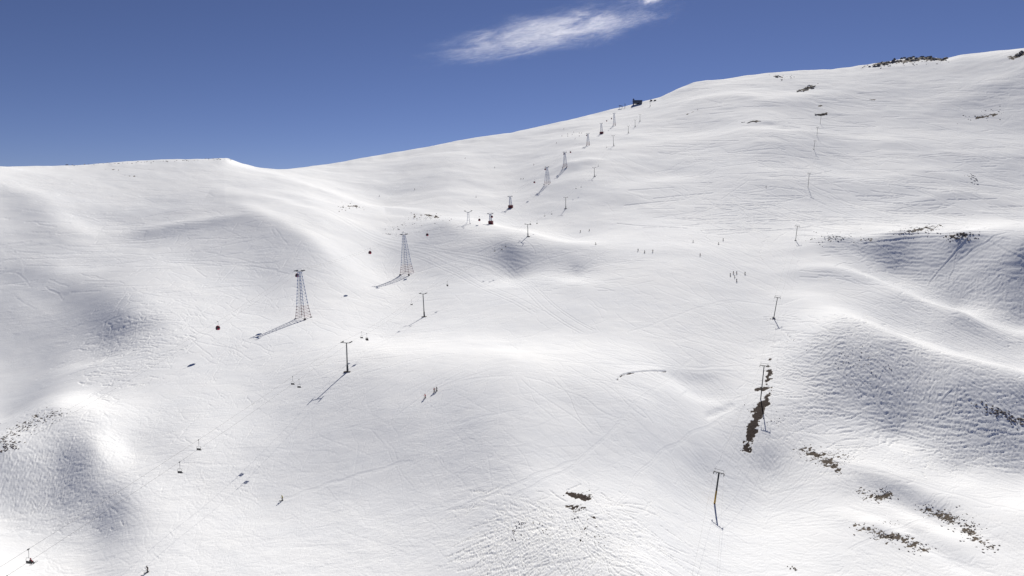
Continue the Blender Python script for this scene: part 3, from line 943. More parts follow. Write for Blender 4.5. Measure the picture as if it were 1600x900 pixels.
# ------------------------------------------------------------------ chairlift towers
def chair_tower(base, top, line_dir, label, armw=1.9):
    H = (top - base).length
    root = empty('chairlift_tower', base, frame_from(base, top, line_dir))
    tag(root, label, 'lift tower', 'T-shaped towers of the chairlift')
    MB().box((0, 0, -0.25), (3.0, 1.6, 0.95)).build('concrete_footing', MAT['concrete'], root)
    MB().bar((0, 0, 0.2), (0, 0, H * 0.22), 0.42, 0.40, 12).build('lower_sleeve', MAT['dark'], root, False)
    MB().bar((0, 0, H * 0.2), (0, 0, H), 0.27, 0.2, 12).build('pole', MAT['grey'], root, True)
    ar = MB()
    ar.tube([(-armw, 0, H + 0.15), (-armw * 0.7, 0, H - 0.05), (0, 0, H - 0.12), (armw * 0.7, 0, H - 0.05), (armw, 0, H + 0.15)], 0.14, 6)
    ar.build('crossarm', MAT['dark'], root, True)
    for s in (-1, 1):
        sh = MB(); sheaves(sh, (s * armw, 0, H + 0.3), 2.6, 4, 0.24)
        sh.build('sheave_assembly', MAT['black'], root)
    ld = MB()
    for x in (-0.18, 0.18): ld.bar((x, -0.42, 0.4), (x, -0.34, H - .3), 0.025, seg=4)
    z = 0.7
    while z < H - 0.5:
        ld.bar((-0.18, -0.40, z), (0.18, -0.40, z), 0.02, seg=4); z += 0.45
    ld.build('ladder', MAT['grey'], root)
    rot = root.matrix_world.to_3x3()
    return root, [base + rot @ Vector((s * armw, 0, H + 0.56)) for s in (-1, 1)]

CT = [
 (543,581, 541.5,535.5, 'nearest grey T-shaped chairlift tower standing at the edge of the bright plateau'),
 (663,495, 661,459, 'grey chairlift tower with a brown foot, second nearest, right below the tall second pylon'),
 (825,369.5, 824.5,350.5, 'chairlift tower on the bright crest right of the red-boxed pylons'),
 (884,326, 884,308.5, 'chairlift tower uphill of the crest with a dark foot'),
 (929,276, 928.5,262, 'small chairlift tower in the middle of the upper slope'),
 (959,228, 958,212, 'small chairlift tower below and right of the far lattice pylons'),
 (982,208, 981.7,197, 'very small chairlift tower high on the slope'),
 (992.5,198, 992.3,187.5, 'very small chairlift tower with a dark patch at its foot'),
 (1000,189.5, 1000,179, 'very small chairlift tower just left of the uppermost one'),
 (1016,166, 1015.5,158, 'uppermost tiny chairlift tower near the skyline'),
]
cb = [GP(p[0], p[1]) for p in CT]
ct_tops = []
for k, p in enumerate(CT):
    ld = cb[min(len(CT) - 1, k + 1)] - cb[max(0, k - 1)]; ld.z *= 0.6
    if k == 0: ld = cb[1] - cb[0]; ld.z *= 0.6
    root, tp = chair_tower(cb[k], at_depth(p[2], p[3], cb[k].y), ld.normalized(), p[4], 1.9 if k < 2 else 2.1)
    ct_tops.append(tp)
c_paths = []
for s in (0, 1):
    off = ct_tops[0][s] - ct_tops[1][s]
    g0 = ct_tops[0][s] + Vector((off.x, off.y, 0)) * 1.88 + Vector((-0.5, 0, 0)); g0.z = -51.2 * K
    path = catenary(g0, ct_tops[0][s], 1.9)
    for k in range(len(ct_tops) - 1):
        L_ = (ct_tops[k][s] - ct_tops[k + 1][s]).length
        path += catenary(ct_tops[k][s], ct_tops[k + 1][s], L_ * 0.016)[1:]
    c_paths.append(path)
rope_obj('chairlift_rope', c_paths[0], 0.022, 'thin rope along the left arms of the chairlift towers', 'cable', 'ropes of the chairlift')
rope_obj('chairlift_rope', c_paths[1], 0.022, 'thin rope along the right arms of the chairlift towers', 'cable', 'ropes of the chairlift')

def make_chair():
    root = empty('lift_chair', Vector((0, 0, 0)))
    MB().box((0, 0, -0.03), (0.12, 0.5, 0.2)).build('grip', MAT['dark'], root)
    MB().tube([(0, 0, -0.1), (0.06, -0.02, -1.0), (0.06, -0.1, -1.75)], 0.035, 6).build('hanger', MAT['dark'], root)
    fr = MB()
    fr.tube([(-0.6, -0.1, -3.0), (-0.6, -0.12, -2.1), (-0.5, -0.1, -1.78), (0.5, -0.1, -1.78), (0.6, -0.12, -2.1), (0.6, -0.1, -3.0)], 0.028, 5)
    fr.tube([(-0.6, -0.1, -3.0), (-0.6, 0.42, -2.98)], 0.028, 5); fr.tube([(0.6, -0.1, -3.0), (0.6, 0.42, -2.98)], 0.028, 5)
    fr.build('chair_frame', MAT['dark'], root)
    MB().box((0, 0.16, -2.95), (1.2, 0.52, 0.09)).build('seat', MAT['black'], root)
    MB().box((0, -0.13, -2.62), (1.2, 0.06, 0.42)).build('backrest', MAT['black'], root)
    return root
CHAIRS = [
 (9, 1, 'empty two-seat lift chair at the lower left edge of the picture'),
 (43.5, 0, 'lift chair carrying a person in red near the lower left corner'),
 (280.5, 1, 'empty lift chair on the lower left, left one of the pair farthest from any tower'),
 (310, 0, 'empty lift chair on the lower left, right one of the pair farthest from any tower'),
 (457, 0, 'empty lift chair downhill left of the nearest chairlift tower, lower of two'),
 (467, 1, 'empty lift chair downhill left of the nearest chairlift tower, upper of two'),
 (565, 0, 'empty lift chair just right of the head of the nearest chairlift tower'),
 (573, 1, 'lift chair with two dark riders just uphill of the nearest tower'),
 (643, 0, 'empty lift chair just left of the second chairlift tower'),
 (699, 1, 'lift chair with a rider between the second tower and the snow groomer lines'),
 (773, 0, 'dark lift chair over the shaded hollow below the crest, leftmost of three'),
 (784, 1, 'empty lift chair over the shaded hollow below the crest, lowest of three'),
 (790, 1, 'empty lift chair over the shaded hollow below the crest, rightmost of three'),
 (829, 0, 'dark lift chair touching the head of the tower on the crest'),
 (839, 1, 'lift chair just right of the tower on the crest'),
 (851, 0, 'tiny lift chair halfway between the crest tower and the next one uphill'),
 (862, 1, 'tiny lift chair left of the tower uphill of the crest'),
 (900, 0, 'tiny lift chair above the tower uphill of the crest, left one'),
 (908, 1, 'tiny lift chair above the tower uphill of the crest, right one'),
 (935, 1, 'tiny lift chair just uphill of the mid-slope tower'),
 (948, 0, 'tiny lift chair below the tower near the far lattice pylons'),
]
ch0 = make_chair(); used = False
chair_at = {}
for px, s, lab in CHAIRS:
    hit = on_path(c_paths[s], px)
    if hit is None: continue
    c = ch0 if not used else copy_tree(ch0)
    used = True
    p, d = hit
    ang = math.atan2(-d.x, d.y)
    c.matrix_world = Matrix.Translation(p) @ Matrix.Rotation(ang, 4, 'Z')
    tag(c, lab, 'lift chair', 'chairs on the chairlift rope')
    chair_at[px] = (p, ang)

# ------------------------------------------------------------------ drag lift poles on the right
def drag_pole(base, top, line_dir, label, yellow=True, armw=1.7, foot=False):
    H = (top - base).length
    root = empty('drag_lift_pole', base, frame_from(base, top, line_dir))
    tag(root, label, 'lift pole', 'poles of the drag lift')
    if yellow:
        MB().bar((0, 0, -1.0), (0, 0, H * 0.42), 0.30, 0.28, 10).build('yellow_lower_pole', MAT['yellow'], root, True)
        MB().bar((0, 0, H * 0.42), (0, 0, H), 0.28, 0.24, 10).build('upper_pole', MAT['dark'], root, True)
    else:
        MB().bar((0, 0, -1.0), (0, 0, H), 0.22, 0.18, 10).build('pole', MAT['dark'], root, True)
    if foot:
        MB().box((0, 0, -0.1), (1.5, 1.2, 0.9)).build('footing', MAT['concrete'], root)
    ar = MB(); ar.box((0, 0, H - 0.1), (armw * 2, 0.22, 0.24)); ar.build('crossarm', MAT['dark'], root)
    rl = MB()
    for s in (-0.75, 0.75): rl.bar((armw * s, 0, H), (armw * s, 0, H + 0.85), 0.04, seg=4)
    rl.bar((-armw * 0.95, 0, H + 0.85), (armw * 0.95, 0, H + 0.85), 0.05, seg=4)
    rl.build('top_rail', MAT['grey'], root)
    for s in (-1, 1):
        w = MB()
        for q, yy in ((0.93, -0.35), (0.93, 0.35)):
            w.disc((s * armw * q, yy, H - 0.62), (1, 0, 0), 0.26, 0.12, 10)
        w.bar((s * armw * .93, 0, H - 0.1), (s * armw * .93, 0, H - 0.66), 0.06, seg=4)
        w.box((s * armw * .93, 0, H - 0.66), (0.1, 0.8, 0.1))
        w.build('rope_wheels', MAT['black'], root)
        h = MB(); h.bar((s * armw * 0.5, 0, H - 0.15), (s * armw * 0.42, 0, H - 0.55), 0.05, seg=4)
        h.disc((s * armw * 0.40, 0, H - 0.62), (1, 0, 0), 0.16, 0.1, 8); h.build('guide_roller', MAT['black'], root)
    rot = root.matrix_world.to_3x3()
    return root, [base + rot @ Vector((s * armw * .93, 0, H - 0.34)) for s in (-1, 1)]
DP = [
 (1116.5,787, 1123.5,738, True, False, 'nearest leaning drag lift pole, yellow below and dark above, in the lower right snow'),
 (1188.5,624, 1194,571, False, False, 'leaning dark drag lift pole standing in the strip of bare brown ground'),
 (1209,497, 1215,464.5, False, True, 'leaning drag lift pole with a small rubble heap at its foot and a bluish shadow'),
 (1243,376, 1246,353, False, True, 'leaning drag lift pole left of the rocky rim on the right'),
 (1262.5,293, 1264.5,271, False, False, 'small drag lift pole alone in the middle of the upper right slope'),
 (1271.5,234, 1273.5,220, False, True, 'tiny drag lift pole, third from the top of its line'),
 (1276.5,212, 1277.5,199, False, False, 'tiny drag lift pole, second from the top of its line'),
 (1281.5,193, 1283,181, False, False, 'tiny uppermost drag lift pole right under the dark rocks'),
]
db = [GP(p[0], p[1]) for p in DP]
d_tops = []
for k, p in enumerate(DP):
    ld = db[min(len(DP) - 1, k + 1)] - db[max(0, k - 1)]; ld.z *= 0.5
    r_, tp = drag_pole(db[k], at_depth(p[2], p[3], db[k].y), ld.normalized(), p[6], p[4], 1.75 if k < 3 else 1.9, p[5])
    d_tops.append(tp)
for s in (0, 1):
    e0 = at_depth(1050 + 60 * s, 1040, 92 * K)
    path = catenary(e0, d_tops[0][s], 1.0)
    for k in range(len(d_tops) - 1):
        path += catenary(d_tops[k][s], d_tops[k + 1][s], 0.012 * (d_tops[k][s] - d_tops[k + 1][s]).length)[1:]
    rope_obj('drag_lift_rope', path, 0.013, 'thin rope along the %s ends of the drag lift crossarms' % ('left', 'right')[s], 'cable', 'ropes of the drag lift')

# ------------------------------------------------------------------ top station and sheds on the skyline
b = GP(988, 165); g = b.copy()
root = empty('top_station', g); tag(root, 'long dark blue lift station building with a tall mast on the skyline', 'building')
c0 = at_depth(988, 154, b.y)
hh = c0.z - b.z
def on_px(px, py): return at_depth(px, py, b.y) - b
e0 = on_px(990, 158.5); e1 = on_px(1003.5, 157)
mid = (e0 + e1) / 2
rotz = Matrix.Rotation(math.atan2((e1 - e0).z, (e1 - e0).x), 3, 'Y').inverted()
L_ = (e1 - e0).length
wall = MB().box((mid.x, 6, mid.z - 1.9), (L_, 12, 6)).build('wall', MAT['slab'], root)
for k in range(6):
    fx = e0.x + (k + 0.5) * L_ / 6
    MB().box((fx, -0.04, mid.z - 0.2), (L_ / 9, 0.1, 1.5)).build('window', MAT['glass'], wall)
MB().box((mid.x - 0.3, 5.5, mid.z + 1.3), (L_ + 1.6, 14, 0.5)).build('roof', MAT['roof'], root)
mt = on_px(990, 154)
MB().box((mt.x, 1.0, mt.z / 2 - 1.5), (2.0, 2.4, mt.z + 3)).build('mast_tower', MAT['darkblue'], root)
MB().box((mt.x, 1.0, mt.z * 0.86), (4.4, 1.2, 1.0)).build('mast_crossarm', MAT['darkblue'], root)

b = GP(976.5, 168); root = empty('ridge_pole', b); tag(root, 'single dark post on the skyline left of the top station', 'post')
t = at_depth(976.5, 162, b.y) - b
MB().bar((0, 0, -1), (0, 0, t.z), 0.6, 0.45, 8).build('post', MAT['darkblue'], root)
MB().box((0, 0, t.z - .6), (2.2, .6, .6)).build('crossbar', MAT['darkblue'], root)
b = GP(970, 169.5); root = empty('ridge_shed', b); tag(root, 'low dark sloping shelter on the skyline, leftmost structure there', 'shelter')
h_ = (at_depth(970, 165.5, b.y) - b).z
MB().box((0, 0, h_), (8.5, 5, 0.7), Matrix.Rotation(math.radians(12), 3, 'Y')).build('roof', MAT['darkblue'], root)
for s in (-3.2, 3.2): MB().bar((s, 0, -1), (s, 0, h_ + (0.7 if s < 0 else -0.7)), 0.3, 0.3, 6).build('leg', MAT['darkblue'], root)

def shed(px, py, w, h, label):
    b = GP(px, py); root = empty('snow_shed', b); tag(root, label, 'shed', 'small sheds near the top')
    MB().box((0, 0, h / 2 - 0.6), (w, w * 0.7, h + 1.2)).build('wall', MAT['wood'], root)
    MB().box((0, -0.1, h + 0.15), (w * 1.25, w * 0.95, 0.35), Matrix.Rotation(math.radians(8), 3, 'X')).build('roof', MAT['roof'], root)
    MB().box((0, -w * 0.35 - 0.03, h * 0.35), (w * 0.25, 0.08, h * 0.7)).build('door', MAT['dark'], root)
shed(1017.5, 158, 4.2, 2.6, 'small dark shed below the skyline, left one of two right of the top station')
shed(1023.5, 157.5, 4.6, 1.7, 'small low shed below the skyline, right one of two right of the top station')

# ------------------------------------------------------------------ people
def skin_mesh(name, verts, edges, rad, mat, parent=None, sub=1):
    me = bpy.data.meshes.new(name + '_tmp'); me.from_pydata(verts, edges, [])
    o = bpy.data.objects.new(name + '_tmp', me); COL.objects.link(o)
    sm_ = o.modifiers.new('skin', 'SKIN'); sm_.use_smooth_shade = True
    for i, v in enumerate(me.skin_vertices[0].data):
        r = rad[i]; v.radius = (r, r) if not isinstance(r, tuple) else r
        v.use_root = (i == 0)
    ss = o.modifiers.new('sub', 'SUBSURF'); ss.levels = sub; ss.render_levels = sub
    dg = bpy.context.evaluated_depsgraph_get()
    m2 = bpy.data.meshes.new_from_object(o.evaluated_get(dg)); m2.name = name
    bpy.data.objects.remove(o); bpy.data.meshes.remove(me)
    m2.materials.clear(); m2.materials.append(mat)
    oo = bpy.data.objects.new(name, m2); COL.objects.link(oo)
    if parent is not None: oo.parent = parent
    return oo

def make_person(pose, jacket, trousers, helmet, skis=True, poles=True):
    """pose 'ski' (knees bent, arms forward) or 'stand' or 'sit'; faces +Y, feet at z=0"""
    root = empty('person', Vector((0, 0, 0)))
    if pose == 'sit':
        pel = (0, 0, 0.10); chest = (0, 0.02, 0.48); neck = (0, 0.03, 0.62); head = (0, 0.06, 0.76)
        knee = [(s * 0.16, 0.46, 0.10) for s in (-1, 1)]; foot = [(s * 0.17, 0.50, -0.34) for s in (-1, 1)]
        toe = [(s * 0.17, 0.68, -0.38) for s in (-1, 1)]
        elb = [(s * 0.28, 0.10, 0.34) for s in (-1, 1)]; hand = [(s * 0.20, 0.34, 0.26) for s in (-1, 1)]
    elif pose == 'ski':
        pel = (0, -0.12, 0.82); chest = (0, 0.08, 1.20); neck = (0, 0.14, 1.38); head = (0, 0.19, 1.52)
        knee = [(s * 0.15, 0.14, 0.50) for s in (-1, 1)]; foot = [(s * 0.16, -0.06, 0.10) for s in (-1, 1)]
        toe = [(s * 0.16, 0.14, 0.06) for s in (-1, 1)]
        elb = [(s * 0.34, 0.12, 1.06) for s in (-1, 1)]; hand = [(s * 0.38, 0.42, 1.02) for s in (-1, 1)]
    else:
        pel = (0, 0, 0.95); chest = (0, 0.02, 1.32); neck = (0, 0.02, 1.50); head = (0, 0.05, 1.65)
        knee = [(s * 0.12, 0.03, 0.52) for s in (-1, 1)]; foot = [(s * 0.15, 0, 0.10) for s in (-1, 1)]
        toe = [(s * 0.15, 0.19, 0.06) for s in (-1, 1)]
        elb = [(s * 0.33, 0.0, 1.14) for s in (-1, 1)]; hand = [(s * 0.36, 0.22, 0.98) for s in (-1, 1)]
    sh = [(s * 0.20, chest[1], chest[2] + 0.08) for s in (-1, 1)]
    V = [pel, chest, neck, head, (head[0], head[1] + 0.02, head[2] + 0.08)]
    Ed = [(0, 1), (1, 2), (2, 3), (3, 4)]; Rr = [0.15, 0.16, 0.065, 0.10, 0.085]
    for i in (0, 1):
        n0 = len(V); V += [knee[i], foot[i], toe[i]]; Rr += [0.08, 0.055, 0.05]; Ed += [(0, n0), (n0, n0 + 1), (n0 + 1, n0 + 2)]
        n0 = len(V); V += [sh[i], elb[i], hand[i]]; Rr += [0.07, 0.05, 0.04]; Ed += [(1, n0), (n0, n0 + 1), (n0 + 1, n0 + 2)]
    skin_mesh('body', V, Ed, Rr, MAT['skin'], root)
    V = [(pel[0], pel[1], pel[2] + 0.02), chest]; Ed = [(0, 1)]; Rr = [0.185, 0.20]
    for i in (0, 1):
        n0 = len(V); w = tuple(Vector(elb[i]).lerp(Vector(hand[i]), 0.85)); V += [sh[i], elb[i], w]; Rr += [0.10, 0.075, 0.06]; Ed += [(1, n0), (n0, n0 + 1), (n0 + 1, n0 + 2)]
    V.append((neck[0], neck[1], neck[2] - 0.02)); Rr.append(0.09); Ed.append((1, len(V) - 1))
    skin_mesh('jacket', V, Ed, Rr, jacket, root)
    V = [pel]; Ed = []; Rr = [0.175]
    for i in (0, 1):
        n0 = len(V); a = tuple(Vector(pel).lerp(Vector(knee[i]), 0.4)); V += [a, knee[i], foot[i]]; Rr += [0.12, 0.10, 0.085]; Ed += [(0, n0), (n0, n0 + 1), (n0 + 1, n0 + 2)]
    skin_mesh('trousers', V, Ed, Rr, trousers, root)
    h = MB(); bmesh.ops.create_uvsphere(h.bm, u_segments=12, v_segments=8, radius=0.145, matrix=Matrix.Translation((head[0], head[1] - 0.01, head[2] + 0.06)))
    for v in [v for v in h.bm.verts if v.co.z < head[2] - 0.01 and v.co.y > head[1]]: v.co.y = head[1]
    h.build('helmet', helmet, root, True)
    for i in (0, 1):
        f, t = Vector(foot[i]), Vector(toe[i])
        MB().bar(f + Vector((0, -0.05, 0.14)), f + Vector((0, -0.02, -0.02)), 0.085, 0.09, 8).box((f + t) / 2, (0.12, 0.32, 0.12)).build('boot', MAT['black'], root)
        MB().bar(hand[i], Vector(hand[i]) + Vector((0, 0.06, 0.02)), 0.055, 0.05, 7).build('glove', MAT['black'], root)
        if skis:
            z = f.z - 0.085
            MB().tube([(f.x, f.y - 0.75, z), (f.x, f.y + 0.6, z), (f.x, f.y + 0.9, z + 0.03), (f.x, f.y + 1.02, z + 0.12)], 0.045, 4).build('ski', MAT['black'], root)
        if poles:
            MB().bar(hand[i], (hand[i][0] * 1.15, hand[i][1] - 0.35, 0.0), 0.014, seg=5).build('ski_pole', MAT['dark'], root)
    return root
protos = {}
def proto(key):
    if key not in protos:
        pose, j, t_, hm, sk, po = {
          'red_ski': ('ski', 'jred', 'jblack', 'jblack', True, True),
          'maroon_ski': ('stand', 'jmaroon', 'jblack', 'jblack', True, True),
          'black_ski': ('ski', 'jblack', 'jblack', 'jblack', True, True),
          'black_stand': ('stand', 'jblack', 'jblack', 'jblack', True, True),
          'navy_stand': ('stand', 'jblue', 'jblack', 'jblack', True, True),
          'yellow_ski': ('ski', 'jyellow', 'jblack', 'jyellow', True, True),
          'red_sit': ('sit', 'jmaroon', 'jblack', 'jmaroon', True, False),
          'black_sit': ('sit', 'jblack', 'jblack', 'jblack', True, False)}[key]
        protos[key] = [make_person(pose, MAT[j], MAT[t_], MAT[hm], sk, po), False]
    o, was = protos[key]
    if was: return copy_tree(o)
    protos[key][1] = True
    return o
def person(px, py, key, face, label, group=None, scale=1.0):
    b = GP(px, py); o = proto(key)
    z = gz(b.x, b.y)
    o.matrix_world = Matrix.Translation((b.x, b.y, z + 0.03)) @ Matrix.Rotation(math.radians(face), 4, 'Z') @ Matrix.Scale(scale, 4)
    tag(o, label, 'person', group)
person(664.5, 622, 'red_ski', 150, 'skier in a red jacket, arms forward, front one of the three on the bright plateau')
person(678.5, 613, 'maroon_ski', 170, 'standing skier in dark maroon, left one of the close pair on the bright plateau')
person(682.5, 611, 'black_ski', 150, 'dark skier leaning forward, right one of the close pair on the bright plateau')
person(441.5, 782, 'yellow_ski', 120, 'crouching skier in yellow on the empty slope in the lower left')
person(231, 894, 'black_ski', 140, 'dark skier at the bottom edge of the picture, lower left')
G = 'skiers on the upper slopes'
for px, py, key, lab in [
 (1141,431,'black_stand','dark skier, leftmost of the group below the small tracks'),
 (1146,428,'black_stand','dark skier, second from left at the back of the group'),
 (1151,428,'navy_stand','dark skier, third from left at the back of the group'),
 (1148,434,'black_stand','dark skier in the middle of the group'),
 (1151,440,'navy_stand','dark skier at the front of the group, nearest the camera'),
 (1164,429,'black_stand','dark skier standing apart to the right of the group'),
 (1020,394,'black_stand','dark skier, middle one of three on the bright rim'),
 (1007,395,'black_ski','dark skier on the bright rim beside a person low on the snow'),
 (997,392.5,'black_ski','skier lying low on the snow, leftmost of three on the bright rim'),
 (1083,379,'black_stand','dark skier on the bright rim, left one of the pair above the lone skier'),
 (1123,382,'black_ski','dark skier on the bright rim, right one of the pair above the lone skier'),
 (1094,400,'navy_stand','lone dark skier below the bright rim'),
 (931,382,'black_ski','dark skier at the upper edge of the shaded bowl'),
 (907,363,'black_stand','dark skier right of the crest, left of two'),
 (921,361,'black_ski','dark skier right of the crest, right of two'),
 (744,308.5,'black_stand','tiny skier uphill of the two short pylons on the crest'),
 (773,262.5,'navy_stand','tiny skier high on the smooth central slope'),
 (814,280.5,'black_stand','tiny skier left of the slim lone pylon, left one of two'),
 (817.5,280,'black_ski','tiny skier left of the slim lone pylon, right one of two'),
 (834,258,'black_stand','tiny skier up and left of the slim lone pylon'),
 (727,248,'black_stand','tiny skier on the plain slope below the skyline'),
 (648,297,'black_stand','tiny skier alone above the left end of the shaded hollow'),
 (593,307,'black_stand','tiny skier above the dark rim on the left'),
 (1197,293,'black_stand','tiny lone skier left of the small drag lift pole'),
 (881,202,'black_stand','tiny skier at the top left of the scattered far group'),
 (896.5,207,'black_stand','tiny skier in the top middle of the scattered far group'),
 (887,210,'navy_stand','tiny skier on the left side of the scattered far group'),
 (887,213.5,'black_ski','tiny skier below the one on the left side of the far group'),
 (894,211,'navy_stand','tiny skier in the centre of the scattered far group'),
 (905,208.5,'black_stand','tiny skier, right side of the scattered far group'),
 (908.5,208.5,'black_ski','tiny skier, far right of the scattered far group'),
 (905,213,'navy_stand','tiny skier below the right side of the far group'),
 (898.5,217.5,'black_stand','tiny skier at the bottom of the scattered far group'),
 (878,213,'navy_stand','tiny skier at the left edge of the scattered far group'),
 (869.5,224,'black_stand','tiny skier below and left of the scattered far group'),
 (1130,376,'navy_stand','tiny skier at the right end of the bright rim'),
]:
    person(px, py, key, random.Random(int(px * 7 + py)).uniform(90, 230), lab, G, 1.1)
def rider(px, off, key, label):
    if px not in chair_at: return
    p, ang = chair_at[px]; o = proto(key)
    R_ = Matrix.Rotation(ang, 4, 'Z')
    o.matrix_world = Matrix.Translation(p) @ R_ @ Matrix.Translation((off, 0.10, -2.88))
    tag(o, label, 'person', 'riders seated on the lift chairs')
rider(43.5, 0.22, 'red_sit', 'seated rider in dark red on the chair near the lower left corner')
rider(573, -0.28, 'black_sit', 'dark rider seated on the left side of the chair near the nearest tower')
rider(573, 0.28, 'black_sit', 'dark rider seated on the right side of the chair near the nearest tower')
rider(699, -0.25, 'black_sit', 'rider seated on the chair above the snow groomer lines')

# ------------------------------------------------------------------ rocks
def rocks(spots, name, label, mat, size, seed, cat='rock', kind=None, flat=0.6, rmin=60, group=None, spread=(1, 1), n=12):
    """one outcrop: a cluster of broken boulders sunk into the slope"""
    rg = random.Random(seed)
    P = []
    for (x, y) in spots:
        for _ in range(n):
            P.append((rg.gauss(x, spread[0]), rg.gauss(y, spread[1])))
    pts3 = [GP(x, y, rmin) for x, y in P]
    o0 = pts3[0].copy()
    bm = bmesh.new()
    for p in pts3:
        s = size * rg.uniform(0.45, 1.3)
        m = Matrix.Translation(p - o0 + Vector((0, 0, -0.12 * s))) @ Matrix.Rotation(rg.uniform(0, 6.28), 4, 'Z') @ Matrix.Rotation(rg.uniform(-.4, .4), 4, 'X') @ Matrix.Diagonal((s * rg.uniform(.7, 1.6), s * rg.uniform(.6, 1.1), s * flat * rg.uniform(.6, 1.3), 1))
        r_ = bmesh.ops.create_icosphere(bm, subdivisions=2 if kind is None else 1, radius=0.5, matrix=m)
        for v in r_['verts']:
            v.co += Vector((rg.uniform(-1, 1), rg.uniform(-1, 1), rg.uniform(-1, 1))) * s * 0.10
    me = bpy.data.meshes.new(name); bm.to_mesh(me); bm.free(); me.materials.append(mat)
    me.polygons.foreach_set('use_smooth', [False] * len(me.polygons))
    o = bpy.data.objects.new(name, me); COL.objects.link(o); o.location = o0
    tag(o, label, cat, group, kind)
    if kind: 
        pass
    return o
GR = 'rock outcrops breaking through the snow'
rocks([(1385,99),(1400,96),(1418,93),(1432,92),(1447,90),(1460,93),(1475,93),(1370,103)], 'rock_outcrop', 'large jagged dark crag along the skyline at the top right', MAT['stone2'], 8.0, 3, 'rock', None, 0.8, 600, GR, (5, 1.6), 12)
rocks([(1590,86),(1597,83)], 'rock_outcrop', 'dark crag at the top right corner of the mountain', MAT['stone2'], 7.0, 4, 'rock', None, 0.7, 600, GR, (3, 1.2), 8)
rocks([(1250,143),(1260,139),(1268,136)], 'rock_outcrop', 'dark slanting rock band below the skyline, left of the large crag', MAT['stone2'], 6.0, 5, 'rock', None, 0.6, 600, GR, (4, 1.0), 8)
rocks([(1215,120)], 'rock_outcrop', 'small dark rock just under the skyline', MAT['stone2'], 5.5, 6, 'rock', None, 0.6, 600, GR, (2.2, .7), 9)
rocks([(1280,179),(1288,178)], 'rock_outcrop', 'flat dark rock above the uppermost drag lift pole', MAT['stone'], 5.0, 7, 'rock', None, 0.45, 500, GR, (4, .7), 10)
rocks([(1167,191),(1182,189.5)], 'rock_outcrop', 'flat dark rocks in the shaded dip of the upper slope', MAT['stone2'], 4.2, 8, 'rock', None, 0.4, 500, GR, (5, .5), 8)
rocks([(1518,275),(1524,282)], 'rock_outcrop', 'grey rubble patch alone on the far right slope', MAT['stone2'], 2.6, 9, 'rock', None, 0.5, 400, GR, (5, 3), 10)
rocks([(1425,362),(1438,357),(1455,355)], 'rock_outcrop', 'dark rocks on the right rim, middle cluster', MAT['stone2'], 2.0, 10, 'rock', None, 0.5, 300, GR, (8, 2), 12)
rocks([(1492,371),(1502,366)], 'rock_outcrop', 'dark rocks on the right rim, rightmost cluster', MAT['stone'], 2.0, 11, 'rock', None, 0.5, 300, GR, (4, 1.4), 16)
rocks([(1300,373),(1310,370)], 'rock_outcrop', 'dark rocks on the right rim, leftmost cluster', MAT['stone2'], 1.8, 12, 'rock', None, 0.5, 300, GR, (8, 2), 10)
rocks([(1353,374)], 'rock_outcrop', 'few small dark stones on the right rim between two clusters', MAT['stone2'], 1.6, 13, 'rock', None, 0.5, 300, GR, (5, 1), 9)
rocks([(1553,640),(1568,645),(1585,655)], 'rock_outcrop', 'dark rocks with tan soil at the right edge of the shaded face', MAT['stone'], 1.0, 14, 'rock', None, 0.5, 100, GR, (9, 3.5), 16)
rocks([(900,774),(914,778)], 'rock_outcrop', 'brown rocks at the top of the tracked knoll', MAT['stone'], 0.45, 15, 'rock', None, 0.5, 80, GR, (8, 2.5), 18)
rocks([(892,793),(905,797)], 'rock_outcrop', 'thin brown rock band just below the top of the knoll', MAT['stone'], 0.35, 16, 'rock', None, 0.5, 80, GR, (6, 1.5), 14)
rocks([(902,810),(915,826),(907,845)], 'rock_outcrop', 'loose dark stones on the face of the tracked knoll', MAT['stone2'], 0.5, 17, 'rock', None, 0.6, 80, GR, (2, 1.5), 4)
rocks([(812,822),(802,829)], 'rock_outcrop', 'dark stones at the left shoulder of the knoll', MAT['stone2'], 0.4, 18, 'rock', None, 0.6, 80, GR, (4, 3), 8)
rocks([(1209,498)], 'rubble_heap', 'small heap of rubble around the foot of a leaning lift pole', MAT['stone'], 0.9, 19, 'rubble', None, 0.5, 100, None, (4, 1.2), 12)
rocks([(1230,527),(1238,531)], 'rock_outcrop', 'few dark stones right below the shadow of a drag lift pole', MAT['stone2'], 0.7, 20, 'rock', None, 0.5, 100, GR, (3, 1.5), 4)
# countless small stones and dry scrub
def scatter(name, label_kind, specs, mat, seed):
    rg = random.Random(seed); bm = bmesh.new(); o0 = None
    for (x0, y0, x1, y1, wid, n, size) in specs:
        for _ in range(n):
            t = rg.random(); x = x0 + (x1 - x0) * t + rg.gauss(0, wid); y = y0 + (y1 - y0) * t + rg.gauss(0, wid * 0.45)
            p = GP(x, y)
            if o0 is None: o0 = p.copy()
            s = size * rg.uniform(0.4, 1.5)
            m = Matrix.Translation(p - o0) @ Matrix.Rotation(rg.uniform(0, 6.28), 4, 'Z') @ Matrix.Diagonal((s * rg.uniform(.8, 1.7), s, s * .6, 1))
            r_ = bmesh.ops.create_icosphere(bm, subdivisions=1, radius=0.5, matrix=m)
            for v in r_['verts']: v.co += Vector((rg.uniform(-1, 1), rg.uniform(-1, 1), rg.uniform(-1, 1))) * s * 0.14
    me = bpy.data.meshes.new(name); bm.to_mesh(me); bm.free(); me.materials.append(mat)
    o = bpy.data.objects.new(name, me); COL.objects.link(o); o.location = o0
    tag(o, label_kind, 'scrub', None, 'stuff')
